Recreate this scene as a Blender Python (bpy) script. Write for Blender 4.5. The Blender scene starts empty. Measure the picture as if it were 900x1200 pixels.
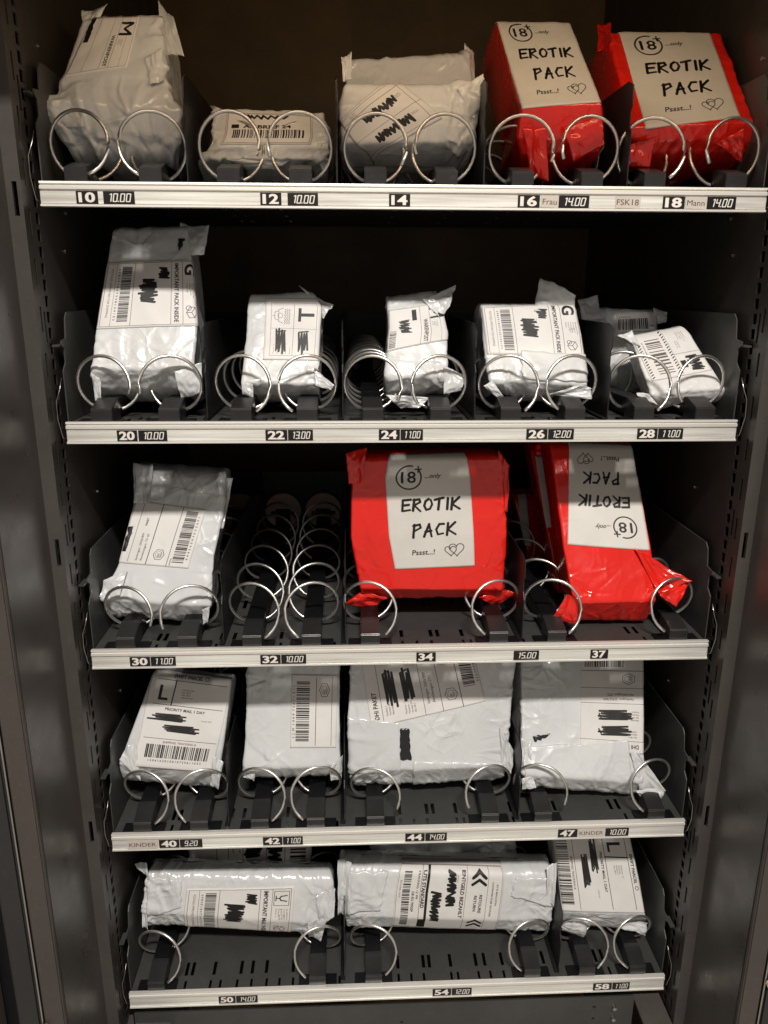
import bpy, bmesh, math, random
import numpy as np
from mathutils import Matrix, Vector

scene = bpy.context.scene
# ---------------------------------------------------------------- camera
cam_data = bpy.data.cameras.new('camera')
cam = bpy.data.objects.new('camera', cam_data)
scene.collection.objects.link(cam)
scene.camera = cam
cam_data.sensor_fit = 'HORIZONTAL'
cam_data.sensor_width = 36.0
cam_data.lens = 36.0
cam_data.clip_start = 0.02
cam_data.clip_end = 50
def camera_matrix(p, y, r, loc):
    cy, sy, cp, sp = math.cos(y), math.sin(y), math.cos(p), math.sin(p)
    F = Vector((sy*cp, cy*cp, -sp)); R = Vector((cy, -sy, 0)); D = F.cross(R)
    cr, sr = math.cos(r), math.sin(r)
    X = cr*R + sr*D; Y = -(-sr*R + cr*D); Z = -F
    m = Matrix.Identity(4)
    for i in range(3):
        m[i][0], m[i][1], m[i][2], m[i][3] = X[i], Y[i], Z[i], loc[i]
    return m
cam.matrix_world = camera_matrix(0.27859, 0.04416, -0.00387, (-0.06019, -0.80162, -0.10033))

# ---------------------------------------------------------------- light
world = bpy.data.worlds.new('World'); scene.world = world; world.use_nodes = True
wn = world.node_tree; wn.nodes.clear()
wo = wn.nodes.new('ShaderNodeOutputWorld'); wb = wn.nodes.new('ShaderNodeBackground')
tc = wn.nodes.new('ShaderNodeTexCoord'); sx = wn.nodes.new('ShaderNodeSeparateXYZ')
rp = wn.nodes.new('ShaderNodeValToRGB')
mr = wn.nodes.new('ShaderNodeMapRange'); mr.inputs['From Min'].default_value = -1; mr.inputs['From Max'].default_value = 1
wn.links.new(tc.outputs['Generated'], sx.inputs[0]); wn.links.new(sx.outputs['Z'], mr.inputs['Value'])
wn.links.new(mr.outputs[0], rp.inputs['Fac']); wn.links.new(rp.outputs[0], wb.inputs['Color'])
rp.color_ramp.elements[0].color = (.98, .87, .73, 1); rp.color_ramp.elements[1].color = (.42, .41, .39, 1)
e = rp.color_ramp.elements.new(.5); e.color = (.72, .66, .585, 1)
wb.inputs['Strength'].default_value = 0.48
wn.links.new(wb.outputs[0], wo.inputs['Surface'])

def area_lamp(name, loc, target, sx_, sy_, power, color):
    d = bpy.data.lights.new(name, 'AREA'); d.shape = 'RECTANGLE'; d.size = sx_; d.size_y = sy_
    d.energy = power; d.color = color
    o = bpy.data.objects.new(name, d); scene.collection.objects.link(o)
    v = Vector(target) - Vector(loc)
    o.rotation_euler = v.to_track_quat('-Z', 'Y').to_euler(); o.location = loc
    return o
area_lamp('ceiling_lamp', (0.15, -2.6, 2.65), (0, 0.05, -.9), .9, .19, 164, (1.0, .95, .885))
area_lamp('top_row_fill', (0.03, -.087, .174), (.03, .5, .08), .66, .012, .50, (1.0, .72, .44))   # unseen warm fill added behind the header to brighten the top row
scene.view_settings.view_transform = 'Standard'
scene.view_settings.look = 'None'
scene.view_settings.exposure = 0.0
scene.view_settings.gamma = 1.0
scene.render.engine = 'CYCLES'

# ---------------------------------------------------------------- helpers
def link(o, parent=None):
    scene.collection.objects.link(o)
    if parent is not None: o.parent = parent
    return o
def mesh_obj(name, verts, faces, mat, parent=None, smooth=False, uvs=None):
    me = bpy.data.meshes.new(name)
    me.from_pydata([tuple(map(float, v)) for v in verts], [], faces)
    if mat: me.materials.append(mat)
    if smooth: me.polygons.foreach_set('use_smooth', [True]*len(me.polygons))
    if uvs is not None:
        lay = me.uv_layers.new(name='UVMap')
        li = np.empty(len(me.loops), dtype=np.int32); me.loops.foreach_get('vertex_index', li)
        lay.data.foreach_set('uv', np.asarray(uvs, dtype=np.float32)[li].ravel())
    me.update()
    return link(bpy.data.objects.new(name, me), parent)
def grid_faces(ny, nx, wrap=False, off=0, flip=False):
    i = np.arange(ny-1)[:, None]; j = np.arange(nx if wrap else nx-1)[None, :]
    a = i*nx+j; b = i*nx+(j+1) % nx; c = (i+1)*nx+(j+1) % nx; d = (i+1)*nx+j
    q = np.stack([a, b, c, d], -1).reshape(-1, 4)+off
    if flip: q = q[:, ::-1]
    return q
def fast_mesh(name, V, Q, mat, parent=None, smooth=True, uvs=None):
    me = bpy.data.meshes.new(name)
    V = np.asarray(V, dtype=np.float32); Q = np.asarray(Q, dtype=np.int32)
    me.vertices.add(len(V)); me.vertices.foreach_set('co', V.ravel())
    me.loops.add(Q.size); me.loops.foreach_set('vertex_index', Q.ravel())
    me.polygons.add(len(Q)); me.polygons.foreach_set('loop_start', np.arange(0, Q.size, 4, dtype=np.int32))
    me.polygons.foreach_set('loop_total', np.full(len(Q), 4, dtype=np.int32))
    if uvs is not None:
        lay = me.uv_layers.new(name='UVMap')
        lay.data.foreach_set('uv', np.asarray(uvs, dtype=np.float32)[Q.ravel()].ravel())
    me.update(calc_edges=True); me.validate()
    me.polygons.foreach_set('use_smooth', [smooth]*len(me.polygons))
    if mat: me.materials.append(mat)
    return link(bpy.data.objects.new(name, me), parent)
class MB:
    """collects boxes, prisms and tubes for one mesh"""
    def __init__(s): s.v = []; s.f = []
    def box(s, x0, x1, y0, y1, z0, z1):
        o = len(s.v)
        s.v += [(x0,y0,z0),(x1,y0,z0),(x1,y1,z0),(x0,y1,z0),(x0,y0,z1),(x1,y0,z1),(x1,y1,z1),(x0,y1,z1)]
        s.f += [tuple(o+i for i in q) for q in ((0,3,2,1),(4,5,6,7),(0,1,5,4),(1,2,6,5),(2,3,7,6),(3,0,4,7))]
        return s
    def prism_x(s, prof, x0, x1):            # prof: list of (y,z)
        o = len(s.v); n = len(prof)
        s.v += [(x0, y, z) for y, z in prof]+[(x1, y, z) for y, z in prof]
        for i in range(n):
            j = (i+1) % n; s.f.append((o+i, o+j, o+n+j, o+n+i))
        s.f.append(tuple(o+i for i in range(n))[::-1]); s.f.append(tuple(o+n+i for i in range(n)))
        return s
    def prism_z(s, prof, z0, z1):            # prof: list of (x,y)
        o = len(s.v); n = len(prof)
        s.v += [(x, y, z0) for x, y in prof]+[(x, y, z1) for x, y in prof]
        for i in range(n):
            j = (i+1) % n; s.f.append((o+i, o+j, o+n+j, o+n+i))
        s.f.append(tuple(o+i for i in range(n))[::-1]); s.f.append(tuple(o+n+i for i in range(n)))
        return s
    def tube(s, pts, r, n=8):
        pts = [Vector(p) for p in pts]; o = len(s.v); m = len(pts)
        up = Vector((0.1, 0.2, 1)).normalized()
        for i, p in enumerate(pts):
            t = (pts[min(i+1, m-1)]-pts[max(i-1, 0)]).normalized()
            a = t.cross(up)
            if a.length < .05: a = t.cross(Vector((1, 0, 0)))
            a.normalize(); b = t.cross(a).normalized()
            rr = r[i] if isinstance(r, (list, tuple)) else r
            for k in range(n):
                an = 2*math.pi*k/n; s.v.append(tuple(p+a*math.cos(an)*rr+b*math.sin(an)*rr))
        for i in range(m-1):
            for k in range(n):
                k2 = (k+1) % n; s.f.append((o+i*n+k, o+i*n+k2, o+(i+1)*n+k2, o+(i+1)*n+k))
        s.f.append(tuple(o+k for k in range(n))[::-1]); s.f.append(tuple(o+(m-1)*n+k for k in range(n)))
        return s
    def disc_y(s, cx, cz, r, y0, y1, n=28, ri=0):
        o = len(s.v)
        for y in (y0, y1):
            for k in range(n):
                a = 2*math.pi*k/n; s.v.append((cx+r*math.cos(a), y, cz+r*math.sin(a)))
        for k in range(n):
            k2 = (k+1) % n; s.f.append((o+k, o+k2, o+n+k2, o+n+k))
        s.f.append(tuple(o+k for k in range(n))[::-1]); s.f.append(tuple(o+n+k for k in range(n)))
        return s
    def build(s, name, mat, parent=None, bevel=0, smooth=False):
        me = bpy.data.meshes.new(name); bm = bmesh.new()
        vs = [bm.verts.new(v) for v in s.v]
        for f in s.f: bm.faces.new([vs[i] for i in f])
        bmesh.ops.recalc_face_normals(bm, faces=bm.faces)
        if bevel: bmesh.ops.bevel(bm, geom=list(bm.edges), offset=bevel, segments=2, affect='EDGES', clamp_overlap=True)
        if smooth:
            for f in bm.faces: f.smooth = True
        bm.to_mesh(me); bm.free()
        if mat: me.materials.append(mat)
        return link(bpy.data.objects.new(name, me), parent)
def plate_with_holes(a0, a1, b0, b1, holes, place, depth):
    """sheet in the (a,b) plane with real rectangular openings; place(a,b,d) -> xyz, d = distance behind the face"""
    A = sorted({a0, a1, *[h[0] for h in holes], *[h[1] for h in holes]}); A = [a for a in A if a0 <= a <= a1]
    B = sorted({b0, b1, *[h[2] for h in holes], *[h[3] for h in holes]}); B = [b for b in B if b0 <= b <= b1]
    v = []; f = []; idx = {}
    def V(a, b, d):
        k = (a, b, d)
        if k not in idx: idx[k] = len(v); v.append(place(a, b, d))
        return idx[k]
    def inh(a, b):
        return any(h[0] < a < h[1] and h[2] < b < h[3] for h in holes)
    for i in range(len(A)-1):
        for j in range(len(B)-1):
            if inh((A[i]+A[i+1])/2, (B[j]+B[j+1])/2): continue
            for d in (0, depth):
                f.append((V(A[i], B[j], d), V(A[i+1], B[j], d), V(A[i+1], B[j+1], d), V(A[i], B[j+1], d)))
    for h in holes:
        for (p, q) in (((h[0], h[2]), (h[1], h[2])), ((h[1], h[2]), (h[1], h[3])), ((h[1], h[3]), (h[0], h[3])), ((h[0], h[3]), (h[0], h[2]))):
            f.append((V(*p, 0), V(*q, 0), V(*q, depth), V(*p, depth)))
    return v, f
def empty(name, loc=(0, 0, 0)):
    o = bpy.data.objects.new(name, None); scene.collection.objects.link(o); o.location = loc
    o.empty_display_size = .02
    return o
def tag(o, label=None, cat=None, group=None, kind=None):
    if label: o['label'] = label
    if cat: o['category'] = cat
    if group: o['group'] = group
    if kind: o['kind'] = kind
    return o

# ---------------------------------------------------------------- materials
def new_mat(name):
    m = bpy.data.materials.new(name); m.use_nodes = True
    nt = m.node_tree; b = nt.nodes['Principled BSDF']
    return m, nt, b
def add_bump(nt, b, height_socket, strength, dist, prev=None):
    bp = nt.nodes.new('ShaderNodeBump'); bp.inputs['Strength'].default_value = strength; bp.inputs['Distance'].default_value = dist
    nt.links.new(height_socket, bp.inputs['Height'])
    if prev: nt.links.new(prev, bp.inputs['Normal'])
    nt.links.new(bp.outputs[0], b.inputs['Normal']); return bp.outputs[0]
def noise(nt, scale, detail=3, rough=.55, coord='Object', dist=0, stretch=None):
    t = nt.nodes.new('ShaderNodeTexCoord'); n = nt.nodes.new('ShaderNodeTexNoise')
    n.inputs['Scale'].default_value = scale; n.inputs['Detail'].default_value = detail; n.inputs['Roughness'].default_value = rough
    n.inputs['Distortion'].default_value = dist
    s = t.outputs[coord]
    if stretch:
        mp = nt.nodes.new('ShaderNodeMapping'); mp.inputs['Scale'].default_value = stretch
        nt.links.new(s, mp.inputs[0]); s = mp.outputs[0]
    nt.links.new(s, n.inputs['Vector']); return n
def ramp(nt, sock, c0, c1, p0=0, p1=1):
    r = nt.nodes.new('ShaderNodeValToRGB'); nt.links.new(sock, r.inputs['Fac'])
    r.color_ramp.elements[0].position = p0; r.color_ramp.elements[1].position = p1
    r.color_ramp.elements[0].color = (*c0, 1); r.color_ramp.elements[1].color = (*c1, 1)
    return r.outputs[0]
def painted(name, col, rough=.45, metallic=0., var=.25, bump=.04, spec=.5):
    m, nt, b = new_mat(name)
    n = noise(nt, 9, 5, .65)
    nt.links.new(ramp(nt, n.outputs['Fac'], tuple(c*(1-var) for c in col), tuple(c*(1+var) for c in col), .3, .7), b.inputs['Base Color'])
    # dust and rubbed spots
    n4 = noise(nt, 260, 3, .7); dm = ramp(nt, n4.outputs['Fac'], (0, 0, 0), (1, 1, 1), .60, .80)
    n5 = noise(nt, 40, 5, .7, stretch=(1, .15, 1)); dm2 = ramp(nt, n5.outputs['Fac'], (0, 0, 0), (.5, .5, .5), .62, .74)
    ad = nt.nodes.new('ShaderNodeMath'); ad.operation = 'MAXIMUM'; nt.links.new(dm, ad.inputs[0]); nt.links.new(dm2, ad.inputs[1])
    mxx = nt.nodes.new('ShaderNodeMix'); mxx.data_type = 'RGBA'; nt.links.new(ad.outputs[0], mxx.inputs[0])
    nt.links.new(b.inputs['Base Color'].links[0].from_socket, mxx.inputs[6]); mxx.inputs[7].default_value = (*[min(1, c*1.5+.012) for c in col], 1)
    nt.links.new(mxx.outputs[2], b.inputs['Base Color'])
    n2 = noise(nt, 30, 4, .6)
    nt.links.new(ramp(nt, n2.outputs['Fac'], (rough-.07,)*3, (rough+.1,)*3, .3, .75), b.inputs['Roughness'])
    b.inputs['Metallic'].default_value = metallic; b.inputs['Specular IOR Level'].default_value = spec
    n3 = noise(nt, 900, 2, .5); add_bump(nt, b, n3.outputs['Fac'], bump, .0004)
    return m
M = {}
M['cab'] = painted('cabinet_black_paint', (.036, .031, .027), .36, .0, .2, .10)
M['jamb'] = painted('jamb_dark_paint', (.066, .058, .053), .32, .0, .15, .06, .6)
M['front'] = painted('front_frame_paint', (.062, .050, .044), .5, .0, .12, .05)
M['gasket'] = painted('door_gasket_rubber', (.022, .021, .020), .6, .0, .2, .1)
M['wall'] = painted('inner_wall_paint', (.13, .085, .036), .55, 0, .25, .1)
M['tray'] = painted('tray_grey_paint', (.062, .061, .058), .42, .2, .2, .08)
M['plastic'] = painted('black_plastic', (.005, .005, .006), .45, 0, .2, .06, .3)
M['cap'] = painted('charcoal_plastic', (.018, .017, .017), .34, 0, .2, .06)
M['disc'] = painted('reddish_grey_plastic', (.55, .38, .32), .5, 0, .2, .06)
M['cream'] = painted('cream_plastic', (.62, .45, .27), .4, 0, .1, .02)
def metal(name, col, rough, stretch=None, metallic=1.0, var=.1):
    m, nt, b = new_mat(name)
    n = noise(nt, 60, 4, .6, stretch=stretch)
    nt.links.new(ramp(nt, n.outputs['Fac'], tuple(c*(1-var) for c in col), tuple(min(1, c*(1+var)) for c in col), .3, .7), b.inputs['Base Color'])
    nt.links.new(ramp(nt, n.outputs['Fac'], (rough-.06,)*3, (rough+.1,)*3, .3, .7), b.inputs['Roughness'])
    b.inputs['Metallic'].default_value = metallic
    add_bump(nt, b, n.outputs['Fac'], .12, .0003)
    return m
M['alu'] = metal('brushed_aluminium', (.87, .84, .79), .34, (.02, 6, 6), .5, .08)
M['strip'] = metal('price_strip_insert', (.86, .82, .75), .36, (.12, 5, 5), .35, .24)
M['wire'] = metal('galvanised_wire', (.76, .73, .69), .34, None, .95, .06)
M['divider'] = painted('divider_black_paint', (.012, .012, .013), .42, 0, .2, .08, .35)
M['hook'] = metal('zinc_wire', (.5, .48, .44), .3, None, 1.0, .1)
def mailer(name, col, rough, coat, spec, crump=.35):
    m, nt, b = new_mat(name)
    n = noise(nt, 14, 4, .6)
    nt.links.new(ramp(nt, n.outputs['Fac'], tuple(c*.93 for c in col), tuple(min(1, c*1.05) for c in col), .3, .7), b.inputs['Base Color'])
    n4 = noise(nt, 25, 3, .6)
    nt.links.new(ramp(nt, n4.outputs['Fac'], (rough-.06,)*3, (rough+.12,)*3, .3, .7), b.inputs['Roughness'])
    b.inputs['Specular IOR Level'].default_value = spec
    b.inputs['Coat Weight'].default_value = coat; b.inputs['Coat Roughness'].default_value = .09
    # sharp film creases: ridged noise at two sizes, strongest where a broad mask lets them through
    def ridge(scale, warp, stretch, wid):
        t = nt.nodes.new('ShaderNodeTexCoord'); mp = nt.nodes.new('ShaderNodeMapping'); mp.inputs['Scale'].default_value = stretch
        nz = noise(nt, 18, 1, .5); mx = nt.nodes.new('ShaderNodeMix'); mx.data_type = 'VECTOR'; mx.inputs[0].default_value = warp
        nt.links.new(t.outputs['Object'], mx.inputs[4]); nt.links.new(nz.outputs['Color'], mx.inputs[5]); nt.links.new(mx.outputs[1], mp.inputs[0])
        v = nt.nodes.new('ShaderNodeTexVoronoi'); v.feature = 'DISTANCE_TO_EDGE'; v.inputs['Scale'].default_value = scale
        nt.links.new(mp.outputs[0], v.inputs['Vector'])
        d = nt.nodes.new('ShaderNodeMapRange'); d.inputs['From Max'].default_value = wid; d.inputs['To Min'].default_value = 1; d.inputs['To Max'].default_value = 0
        nt.links.new(v.outputs['Distance'], d.inputs['Value'])
        k = noise(nt, 11, 2, .5); kr = ramp(nt, k.outputs['Fac'], (0, 0, 0), (1, 1, 1), .40, .62)
        e = nt.nodes.new('ShaderNodeMath'); e.operation = 'MULTIPLY'; nt.links.new(d.outputs[0], e.inputs[0]); nt.links.new(kr, e.inputs[1])
        return e.outputs[0]
    p = add_bump(nt, b, ridge(24, .04, (1, 1, .6), .11), crump*.75, .0024)
    p = add_bump(nt, b, ridge(50, .03, (1, 1, .8), .12), crump*.5, .0012, p)
    n2 = noise(nt, 60, 3, .5, dist=.6); p = add_bump(nt, b, n2.outputs['Fac'], .08, .0008, p)
    return m
M['white'] = mailer('pale_grey_poly_film', (.645, .65, .65), .30, .45, .5, .42)
M['white2'] = mailer('matt_white_poly_film', (.67, .665, .655), .38, .25, .45, .4)
M['clear'] = mailer('shiny_grey_poly_film', (.65, .655, .655), .20, .9, .5, .75)
M['red'] = mailer('red_poly_film', (.76, .016, .009), .20, .6, .42, .38)
M['black'] = mailer('black_inner_film', (.012, .012, .013), .3, .3, .5)

# ---------------------------------------------------------------- print: small rasteriser for flat printing (labels, number plates)
_text_cache = {}
def text_tris(s, bold=0.0):
    k = (s, bold)
    if k not in _text_cache:
        cu = bpy.data.curves.new('t', 'FONT'); cu.body = s; cu.size = 1.0; cu.offset = bold; cu.resolution_u = 3
        o = bpy.data.objects.new('t', cu); scene.collection.objects.link(o)
        dg = bpy.context.evaluated_depsgraph_get(); dg.update()
        me = o.evaluated_get(dg).to_mesh(); me.calc_loop_triangles()
        V = np.array([v.co[:2] for v in me.vertices]) if len(me.vertices) else np.zeros((0, 2))
        T = np.array([t.vertices[:] for t in me.loop_triangles], dtype=int) if len(me.loop_triangles) else np.zeros((0, 3), int)
        o.evaluated_get(dg).to_mesh_clear()
        bpy.data.objects.remove(o); bpy.data.curves.remove(cu)
        tr = V[T] if len(T) else np.zeros((0, 3, 2))
        if len(V): tr = tr-np.array([V[:, 0].min(), 0])
        w = np.ptp(V[:, 0]) if len(V) else 0
        _text_cache[k] = (tr, w)
    return _text_cache[k]
class Canvas:
    """x right, y down, units: canvas width = W units given at creation"""
    SS = 2
    def __init__(s, w, h, bg, seed=0):
        s.w, s.h = w*s.SS, h*s.SS; s.k = s.SS
        s.a = np.zeros((s.h, s.w), np.float32); s.layers = []
        s.img = np.ones((s.h, s.w, 3), np.float32)*np.array(bg, np.float32)
        s.rng = random.Random(seed)
    def flush(s, col, alpha=1.0):
        s.img = s.img*(1-s.a[..., None]*alpha)+np.array(col, np.float32)*s.a[..., None]*alpha
        s.a[:] = 0
    def tris(s, T):
        T = np.asarray(T)*s.k
        for t in T:
            x0, y0 = np.floor(t.min(0)).astype(int); x1, y1 = np.ceil(t.max(0)).astype(int)+1
            x0 = max(x0, 0); y0 = max(y0, 0); x1 = min(x1, s.w); y1 = min(y1, s.h)
            if x1 <= x0 or y1 <= y0: continue
            X = np.arange(x0, x1)[None, :]+.5; Y = np.arange(y0, y1)[:, None]+.5
            (ax, ay), (bx, by), (cx, cy) = t
            d1 = (bx-ax)*(Y-ay)-(by-ay)*(X-ax); d2 = (cx-bx)*(Y-by)-(cy-by)*(X-bx); d3 = (ax-cx)*(Y-cy)-(ay-cy)*(X-cx)
            m = ((d1 >= 0) & (d2 >= 0) & (d3 >= 0)) | ((d1 <= 0) & (d2 <= 0) & (d3 <= 0))
            s.a[y0:y1, x0:x1][m] = 1
    def rect(s, x0, y0, x1, y1):
        k = s.k; s.a[max(0, int(round(y0*k))):int(round(y1*k)), max(0, int(round(x0*k))):int(round(x1*k))] = 1
    def line(s, x0, y0, x1, y1, w):
        s.stroke([(x0, y0), (x1, y1)], w)
    def stroke(s, pts, w, w1=None):
        k = s.k; n = len(pts)-1
        for i in range(n):
            (x0, y0), (x1, y1) = pts[i], pts[i+1]
            x0 *= k; y0 *= k; x1 *= k; y1 *= k
            wa = (w if w1 is None else w+(w1-w)*i/max(1, n))*k/2
            bx0 = int(max(0, min(x0, x1)-wa-1)); bx1 = int(min(s.w, max(x0, x1)+wa+2)); by0 = int(max(0, min(y0, y1)-wa-1)); by1 = int(min(s.h, max(y0, y1)+wa+2))
            if bx1 <= bx0 or by1 <= by0: continue
            X = np.arange(bx0, bx1)[None, :]+.5; Y = np.arange(by0, by1)[:, None]+.5
            dx, dy = x1-x0, y1-y0; L = dx*dx+dy*dy+1e-9
            t = np.clip(((X-x0)*dx+(Y-y0)*dy)/L, 0, 1); d = np.hypot(X-x0-t*dx, Y-y0-t*dy)
            sub = s.a[by0:by1, bx0:bx1]; np.maximum(sub, np.clip(wa+.5-d, 0, 1), out=sub)
    def text(s, txt, x, y, size, bold=0.0, shear=0.0, rot=0, fit=None):
        """baseline-left at x,y; size = em height in px; rot in quarter turns clockwise"""
        T, w = text_tris(txt, bold)
        if not len(T): return
        T = T.copy(); T[..., 0] += shear*T[..., 1]
        sc = size; sxx = sc if fit is None else fit/max(w, 1e-6)
        X = T[..., 0]*sxx; Y = -T[..., 1]*sc
        if rot == 1: X, Y = -Y, X
        elif rot == 3: X, Y = Y, -X
        s.tris(np.stack([X+x, Y+y], -1))
    def barcode(s, x0, y0, x1, y1, vertical_bars=True, unit=1.2):
        p = x0 if vertical_bars else y0; e = x1 if vertical_bars else y1
        while p < e-unit:
            w = s.rng.choice([1, 1, 1, 2, 2, 3])*unit
            if vertical_bars: s.rect(p, y0, min(p+w, e), y1)
            else: s.rect(x0, p, x1, min(p+w, e))
            p += w+s.rng.choice([1, 1, 2, 2, 3])*unit
    def scribble(s, x0, y0, x1, y1, w, n=14, along=True):
        pts = []
        for i in range(n):
            f = i/(n-1); j = s.rng.uniform(-.12, .12)
            if along: pts.append((x0+(x1-x0)*min(1, max(0, f+j*.4)), (y0 if i % 2 else y1)+s.rng.uniform(-.18, .18)*(y1-y0)))
            else: pts.append(((x0 if i % 2 else x1)+s.rng.uniform(-.14, .14)*(x1-x0), y0+(y1-y0)*min(1, max(0, f+j*.4))))
        s.stroke(pts, w)
    def poly(s, pts, w): s.stroke(list(pts)+[pts[0]], w)
    def circle(s, cx, cy, r, w, a0=0, a1=360, n=30):
        s.stroke([(cx+r*math.cos(math.radians(a0+(a1-a0)*i/n)), cy+r*math.sin(math.radians(a0+(a1-a0)*i/n))) for i in range(n+1)], w)
    def image(s, name):
        a = s.img.reshape(s.h//s.k, s.k, s.w//s.k, s.k, 3).mean((1, 3))[::-1]
        h, w = a.shape[:2]; im = bpy.data.images.new(name, w, h)
        px = np.ones((h, w, 4), np.float32); px[..., :3] = a
        im.pixels.foreach_set(px.ravel()); im.update(); im.pack(); return im
def print_mat(name, canvas, rough=.5, bump=.1, coat=0):
    m, nt, b = new_mat(name)
    im = nt.nodes.new('ShaderNodeTexImage'); im.image = canvas.image(name); im.extension = 'EXTEND'; im.interpolation = 'Cubic'
    uv = nt.nodes.new('ShaderNodeUVMap'); uv.uv_map = 'UVMap'; nt.links.new(uv.outputs[0], im.inputs['Vector'])
    n = noise(nt, 22, 4, .6); mx = nt.nodes.new('ShaderNodeMix'); mx.data_type = 'RGBA'; mx.blend_type = 'MULTIPLY'; mx.inputs[0].default_value = 1
    nt.links.new(im.outputs['Color'], mx.inputs[6]); nt.links.new(ramp(nt, n.outputs['Fac'], (.92, .92, .92), (1, 1, 1), .3, .6), mx.inputs[7])
    nt.links.new(mx.outputs[2], b.inputs['Base Color'])
    b.inputs['Roughness'].default_value = rough; b.inputs['Coat Weight'].default_value = coat; b.inputs['Coat Roughness'].default_value = .25
    n2 = noise(nt, 70, 5, .6, dist=.8); add_bump(nt, b, n2.outputs['Fac'], bump, .002)
    return m
# ---------------------------------------------------------------- printed labels
PAPER = (.872, .853, .838)           # display values, thermal label paper
INK = (.07, .06, .06)
BROWN = (.30, .20, .17)
def erotik():
    c = Canvas(300, 440, (.84, .82, .79), 3)
    c.circle(82, 88, 44, 5, -38, 285)
    c.text('18', 54, 108, 60, .0, fit=52); c.text('18', 55, 108, 60, .01, fit=52)
    c.line(104, 58, 126, 58, 4.5); c.line(115, 47, 115, 70, 4.5)
    c.flush((.05, .04, .04))
    c.text('...only', 138, 92, 24, .012, .25)
    c.flush((.05, .04, .04), .9)
    G = {'E': [[(1,0),(0,.04),(.02,1),(1,.93)],[(0,.5),(.8,.46)]], 'R': [[(0,1),(.06,0)],[(-.02,.06),(.7,.0),(.85,.25),(.1,.52),(.95,1.08)]],
         'O': [[(.5,0),(.12,.2),(0,.6),(.3,.98),(.75,.9),(1,.5),(.8,.1),(.45,0)]], 'T': [[(-.1,.1),(1,-.06)],[(.5,0),(.44,1)]],
         'I': [[(.4,0),(.4,1)]], 'K': [[(.08,0),(.04,1.05)],[(.95,-.05),(.08,.55),(1.1,1.02)]],
         'P': [[(.1,0),(.06,1.12)],[(-.02,.1),(.75,.0),(.9,.28),(.1,.58)]], 'A': [[(0,1.08),(.52,0),(.92,1.1)],[(.12,.66),(.85,.6)]],
         'C': [[(.95,.05),(.4,.05),(.05,.5),(.3,.95),(.95,.88)]]}
    def word(t, x, y, h, adv, w):
        for ch in t:
            cw = adv*(.35 if ch == 'I' else .72)
            for st in G[ch]:
                c.stroke([(x+px*cw+(1-py)*h*.12, y+py*h) for px, py in st], w*1.15, w*.8)
            x += adv*(.5 if ch == 'I' else 1)
        c.flush((.04, .035, .035))
    word('EROTIK', 52, 172, 42, 38.5, 8)
    word('PACK', 84, 268, 44, 40, 7.5)
    c.text('Pssst...!', 72, 386, 28, .012, .18, fit=82)
    c.flush((.06, .05, .05), .9)
    def heart(cx, cy, r, w):
        P = []
        for i in range(33):
            t = 2*math.pi*i/32; P.append((cx+r*16*math.sin(t)**3/16, cy-r*(13*math.cos(t)-5*math.cos(2*t)-2*math.cos(3*t)-math.cos(4*t))/16))
        c.stroke(P, w)
    heart(236, 370, 27, 2.6); heart(214, 375, 21, 2.6); c.flush((.08, .07, .07), .9)
    return print_mat('red_parcel_print', c, .45, .08, .05)
def frame(c, x0, y0, x1, y1, w=1.6): c.poly([(x0, y0), (x1, y0), (x1, y1), (x0, y1)], w)
def tiny(c, x, y, w, n=3, size=7, rot=0, gap=9):
    words = ['Absender', 'Versand 24/7', 'Musterstr. 12', '12345 Ort', 'Abs. 0815', 'Postfach 7']
    for i in range(n):
        t = c.rng.choice(words)
        if rot == 0: c.text(t, x, y+i*gap, size, 0, 0, 0)
        else: c.text(t, x+i*gap, y, size, 0, 0, rot)
def hexagon(c, cx, cy, w, h):
    P = [(cx-w, cy-h*.5), (cx-w, cy+h*.5), (cx, cy+h), (cx+w, cy+h*.5), (cx+w, cy-h*.5), (cx, cy-h)]
    c.poly(P, 2.2)
    c.poly([(cx+(x-cx)*.62, cy+(y-cy)*.62) for x, y in P], 1.2)
    c.text('GO', cx-w*.5, cy+3, 13, .01); c.text('GRUEN', cx-w*.55, cy+12, 8)
def box_icon(c, x, y, s):
    P = lambda a, b: (x+a*s, y+b*s)
    c.poly([P(0, .3), P(.5, .1), P(1, .35), P(.5, .58)], 2.4); c.stroke([P(0, .3), P(0, .75), P(.5, 1.05), P(1, .8), P(1, .35)], 2.4)
    c.line(*P(.5, .58), *P(.5, 1.05), 2.4); c.circle(x+.08*s, y+.85*s, .22*s, 2.4)
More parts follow.
